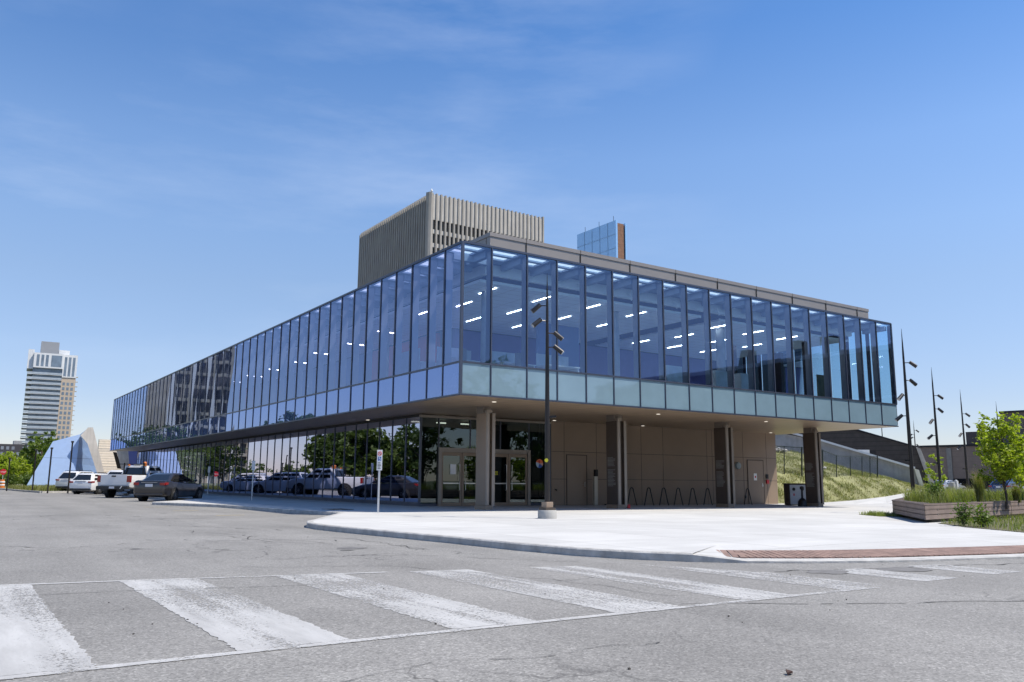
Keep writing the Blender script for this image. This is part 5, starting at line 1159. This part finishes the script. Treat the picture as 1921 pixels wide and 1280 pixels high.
def car(name, label, kind, paint, loc, heading=R_(50), cat='car', rails=False, group='cars parked along the glass facade'):
    K = KINDS[kind]; t_ = thing(name, label, cat, loc, heading, group)
    rings = []
    for (x, zl, zt, w_) in K['st']:
        zm = zl+(zt-zl)*.62
        half = [(w_*.80,zl),(w_*.96,zl+.07),(w_,zl+(zt-zl)*.35),(w_*1.0,zm),(w_*.965,zt-.055),(w_*.88,zt)]
        rings.append([(x,-y,z) for y, z in half]+[(x,y,z) for y, z in half[::-1]])
    body = MB().loft(rings).obj('body', paint, t_, smooth=True)
    (b0, b1, bw), (t0, t1, tw), zb, zr = K['gb'], K['gt'], K['zb']-.02, K['zr']
    def gl(f):                                       # greenhouse outline at height fraction f
        e = f**1.25; x0, x1, w_ = b0+(t0-b0)*f, b1+(t1-b1)*f, bw+(tw-bw)*e; return x0, x1, w_, zb+(zr-.05-zb)*f
    lv = []
    for f in (0, .5, .9, 1.0):
        x0, x1, w_, z = gl(f); c = .07; lv.append([(x0,-w_+c,z),(x0+c,-w_,z),(x1-c*2,-w_,z),(x1,-w_+c*3,z),(x1,w_-c*3,z),(x1-c*2,w_,z),(x0+c,w_,z),(x0,w_-c,z)])
    x0, x1, w_, z = gl(1.0); lv.append([(x0+.12,-w_+.2,zr-.012),(x0+.2,-w_+.12,zr-.008),(x1-.25,-w_+.12,zr-.01),(x1-.12,-w_+.25,zr-.015),(x1-.12,w_-.25,zr-.015),(x1-.25,w_-.12,zr-.01),(x0+.2,w_-.12,zr-.008),(x0+.12,w_-.2,zr-.012)])
    MB().loft(lv).obj('cabin', paint, t_, smooth=True)
    def sidept(f, g, s): x0, x1, w_, z = gl(f); return V3((x0+.09+(x1-x0-.2)*g, s*(w_+.006), z))
    fa, fb_ = .10, .88
    for s in (-1, 1):
        for (g0, g1_) in K['side']:
            MB().quad(sidept(fa, g0, s), sidept(fa, g1_, s), sidept(fb_, min(g1_, .97), s), sidept(fb_, g0, s)).obj('side_window', mt_cglass, t_, fix=False)
    def endpt(f, y, rear): x0, x1, w_, z = gl(f); return V3(((x0-.008) if rear else (x1+.008), y*(w_-.11 if rear else w_-.24), z))
    MB().quad(endpt(fa,-1,1), endpt(fa,1,1), endpt(fb_,.93,1), endpt(fb_,-.93,1)).obj('rear_window', mt_cglass, t_, fix=False)
    MB().quad(endpt(.08,-1,0), endpt(.08,1,0), endpt(fb_,1,0), endpt(fb_,-1,0)).obj('windscreen', mt_cglass, t_, fix=False)
    r = K['r']; W_ = max(s_[3] for s_ in K['st'])
    for x in K['wx']:
        for s in (-1, 1):
            MB().cyl((x, s*(W_-.2), r+.01), (x, s*(W_+.004), r+.01), r*1.16, n=22).obj('wheel_arch', mt_trimblk, t_)
            wheel(t_, x, s*(W_-.10), r, .23, s)
    st = K['st']
    if kind == 'pickup':
        MB().box(.10, 1.98, -.86, .86, .8, 1.352).obj('bed_opening', mt_trimblk, t_)
        MB().box(-.02, .03, -.80, .80, .74, 1.352).obj('tailgate', paint, t_, bevel=.015); MB().box(-.035, -.021, -.13, .13, 1.22, 1.30).obj('tailgate_handle', mt_trimblk, t_)
        for s in (-1, 1): MB().box(-.018, .14, s*.90-.09, s*.90+.115 if s > 0 else s*.90+.09, .92, 1.30).obj('tail_lamp', mt_tail, t_) if s > 0 else MB().box(-.018, .14, -1.02, -.81, .92, 1.30).obj('tail_lamp', mt_tail, t_)
        MB().box(-.16, .05, -.98, .98, .50, .70).obj('bumper', mt_trimblk, t_, bevel=.03); MB().box(-.168, -.161, -.16, .16, .55, .67).obj('licence_plate', mt_plate, t_)
        MB().bar((-.17,-.62,.68), (-.17,-.52,.54), .02, .05).obj('tow_hook', mt_white, t_)
        b = MB(); b.box(2.0, 2.06, -.9, .9, 1.36, 1.40); b.box(2.0, 2.06, -.9, .9, 1.98, 2.02)
        for y in (-.62, .62): b.box(2.0, 2.06, y-.03, y+.03, 1.34, 2.08)
        b.obj('headache_rack', mt_black, t_)
        MB().box(2.35, 2.75, -.22, .22, zr-.02, zr+.10).obj('light_bar', mt_rim, t_, bevel=.02); MB().tube([(2.3,-.55,zr-.02),(2.3,-.55,zr+.16),(2.3,-.55,zr+.22)], [.11,.10,.05], 12).obj('beacon', mt_orange, t_); MB().tube([(2.3,.5,zr-.02),(2.3,.5,zr+.10)], [.09,.07], 12).obj('beacon', mt_orange, t_)
    else:
        zt_2 = st[2][2]
        lo = .42 if kind == 'suv' else .34
        ht = {'sedan': (.80, .93), 'suv': (.94, 1.05), 'wagon': (.80, .92)}[kind]
        W2_ = st[2][3]
        for s in (-1, 1):
            y0, y1 = sorted((s*.56, s*(W2_-.02))); b = MB().box(-.008, .10, y0, y1, ht[0], ht[1]); y0, y1 = sorted((s*(W2_-.06), s*(W2_+.012))); b.box(.05, .34, y0, y1, ht[0]+.02, ht[1]+.015); b.obj('tail_lamp', mt_tail, t_, bevel=.01)
        MB().box(-.03, .12, -W2_*.9, W2_*.9, st[1][1]-.06, lo+.08).obj('bumper_skirt', mt_trimblk, t_, bevel=.03) if kind != 'sedan' else MB().box(-.022, .1, -W2_*.9, W2_*.9, .30, .40).obj('bumper_skirt', paint, t_, bevel=.03)
        MB().box(-.022, .0, -.19, .19, ht[0]-.07 if kind != 'suv' else ht[0]-.1, ht[0]+.07).obj('licence_plate', mt_plate, t_)
        MB().box(-.012, .02, -.42, .42, ht[1]+.0, ht[1]+.022).obj('trim_strip', mt_rim, t_)
    if rails:
        for s in (-1, 1): MB().tube([(t0+.2,s*(tw-.06),zr-.03),(t0+.3,s*(tw-.06),zr+.05),(t1-.35,s*(tw-.06),zr+.05),(t1-.2,s*(tw-.06),zr-.03)], .018, 6).obj('roof_rail', mt_black, t_)
    for s in (-1, 1):
        xm = b0+(b1-b0)*(.84 if kind != 'pickup' else .86); MB().sphere((xm, s*(W_+.09), zb+.09), .09, .7, 1.1, .75).obj('mirror', paint if kind != 'pickup' else mt_trimblk, t_)
    return t_
def cpos(px, dep): return gpt(px, dep, 0.0)
car('sedan_car', 'dark grey sedan nearest the camera, parked half in the building shadow', 'sedan', mt_cgrey, cpos(280, 41.3))
car('pickup_truck', 'white pickup truck with an orange beacon and a black rack, beside the dark sedan', 'pickup', mt_cwhite, cpos(213, 48.3), cat='pickup')
car('suv_car', 'white SUV whose dark rear window shows above the pickup tailgate', 'suv', mt_cwhite, cpos(212, 55.5))
car('wagon_car', 'white estate car with red tail lamps, between the leftmost SUV and the pickup', 'wagon', mt_cwhite, cpos(151, 59.0), rails=True)
car('crossover_car', 'white crossover with dark roof rails mostly hidden behind the white estate car', 'wagon', mt_cwhite, cpos(158, 63.5), rails=True)
car('suv_car', 'leftmost white SUV with a black lower bumper, before the blue wedge', 'suv', mt_cwhite, cpos(123, 66.0), rails=True)
for (px, dep, pt, kd, lab, hd) in ((1872, 72, mt_cblue, 'wagon', 'dark blue car seen through the planting under the young tree', -.4), (1918, 70, mt_cwhite, 'wagon', 'white car cut by the right edge of the view', -.4), (1752, 82, mt_rim, 'sedan', 'silver car far off at the foot of the dark wall', -.4)):
    p = gpt(px, dep); car('distant_car', lab, kd, pt, (p.x, p.y, .12), R_(20)+hd, group='cars far off on the right')

# ------------------------------------------------------------------ the other side of the street, seen in the glass
sheet('lawn', [-58, -16.5], 34, 240, .05, mt_earth); sheet('lawn', [8, 36, 120], -120, -27, .05, mt_earth)
def tower2(x, y):
    t_ = thing('reflected_tower', 'brown concrete tower with tall white fins, mirrored in the upper left glass', 'tower', (x, y, 0)); wx, dy, zt = -16.0, 30.0, 78
    mt_r = M('tan_concrete', (.40,.36,.28), .85, var=.14, scale=.2, streak=.5); mt_wf = M('pale_fin', (.75,.73,.68), .8, var=.08)
    MB().box(wx, 0, 0, dy, -1, zt).obj('core', mt_r, t_)
    b, g, f = MB(), MB(), MB()
    for k in range(20):
        z = 4+3.7*k; b.box(wx, -.2, -.5, -.01, z-.1, z+.75); g.quad((wx+.2,-.02,z+.76), (-.3,-.02,z+.76), (-.3,-.02,z+3.5), (wx+.2,-.02,z+3.5))
    for k in range(9): b.box(wx+1.9*k, wx+1.9*k+.35, -.75, -.01, 3, zt)
    for k in range(3): f.box(-.4-5.6*k-.5, -.4-5.6*k+.3, -1.3, -.76, 0, zt+2)
    for k in range(14): b.box(.01, .5, 1+2.1*k, 1.7+2.1*k, 0, zt)
    b.obj('grid', mt_r, t_); g.obj('window_row', mt_tglass, t_, fix=False); f.obj('fin', mt_wf, t_)
tower2(-35.6, 216)
k = 0
for (px, d, H, R2, mt_, n) in ((612, 92, 6.6, 3.0, LF_mid, 5200), (648, 86, 7.0, 3.4, LF_dark, 6200), (684, 82, 6.6, 3.0, LF_mid, 5200), (722, 88, 5.2, 3.0, LF_mid, 3600), (757, 84, 4.8, 3.2, LF_mid, 3600), (800, 82, 6.4, 3.4, LF_dark, 3600),
        (290, 150, 7.6, 4.6, LF_mid, 3200), (335, 142, 9.2, 4.8, LF_mid, 3600), (378, 134, 8.8, 4.4, LF_mid, 3600), (414, 138, 8, 4.2, LF_dark, 3200), (470, 150, 3.6, 3.2, LF_mid, 1500), (540, 150, 3.4, 3.2, LF_mid, 1500)):
    p = CAM+ray(px, 905)*d; x = 5.2-p.x; k += 1
    tree('street_tree', 'tree mirrored in the ground-floor glass, '+['first','second','third','fourth','fifth','sixth','seventh','eighth','ninth','tenth','eleventh','twelfth'][k-1]+' across the street', (x, p.y, gz(x)), H, R2, mt_, n, .42, 60+k, .15, .2, 'trees across the street')
for k, (x, y, H) in enumerate(((18, -31, 9), (26, -36, 10), (35, -34, 9), (44, -40, 11), (9, -36, 10), (31, -46, 14))):
    tree('garden_tree', ['leafy','wide','tall','dark','dense','tallest'][k]+' tree behind the viewpoint, mirrored in the entrance glass', (x, y, gz(x)), H, 3.4, LF_dark, 2200, .42, 90+k, .15, .2, 'trees behind the viewpoint')
t_ = thing('brick_terrace', 'dark low brick building mirrored at the right end of the front glass', 'building', (56, -60, 0))
mt_dbr = M_lines('terrace_brick', (.075,.05,.042), (.05,.035,.03), 'Z', (.5,), (.05,), .85, .15, .6)
MB().box(0, 14, 0, 52, -1, 13.2).obj('wall', mt_dbr, t_); MB().box(-.25, 14, -.2, 52.2, 13.202, 13.6).obj('roof_edge', mt_galv, t_)
b, b2 = MB(), MB()
for z in (1.2, 5.2, 9.2):
    for j in range(16): MB().box(-.05, -.004, 1.2+3.1*j, 2.9+3.1*j, z, z+2.0).obj('window', mt_dkwin, t_)
    b2.box(-.9, -.06, .5, 51.5, z-.5, z-.3)
b2.obj('balcony_slab', mt_concdk, t_)
b = MB()
for y in (22, 29, 33, 45): b.box(2, 3.2, y, y+1.3, 13.601, 15.6)
b.obj('chimney', mt_dbr, t_)
# small litter
p = V3((-9.55, -19.98, 0)); tag(MB().prism([(p.x-.03,p.y-.012,gz(p.x)+.004),(p.x,p.y-.02,gz(p.x)+.012),(p.x+.035,p.y,gz(p.x)+.004),(p.x,p.y+.022,gz(p.x)+.016)], (0,0,.012)).obj('dead_leaf', M('brown_leaf', (.05,.025,.02), .9)), 'crumpled dark brown leaf lying on the near asphalt', 'leaf')

# ------------------------------------------------------------------ render settings
sc.view_settings.view_transform = 'Standard'; sc.view_settings.look = 'None'; sc.view_settings.gamma = 1; sc.view_settings.exposure = .42
sc.render.engine = 'CYCLES'; cy = sc.cycles
cy.use_denoising = True
try: cy.denoiser = 'OPENIMAGEDENOISE'
except Exception: pass
cy.max_bounces = 10; cy.diffuse_bounces = 4; cy.glossy_bounces = 5; cy.transmission_bounces = 6; cy.transparent_max_bounces = 24
cy.caustics_reflective = False; cy.caustics_refractive = False; cy.sample_clamp_indirect = 6
cy.use_adaptive_sampling = True; cy.adaptive_threshold = .02
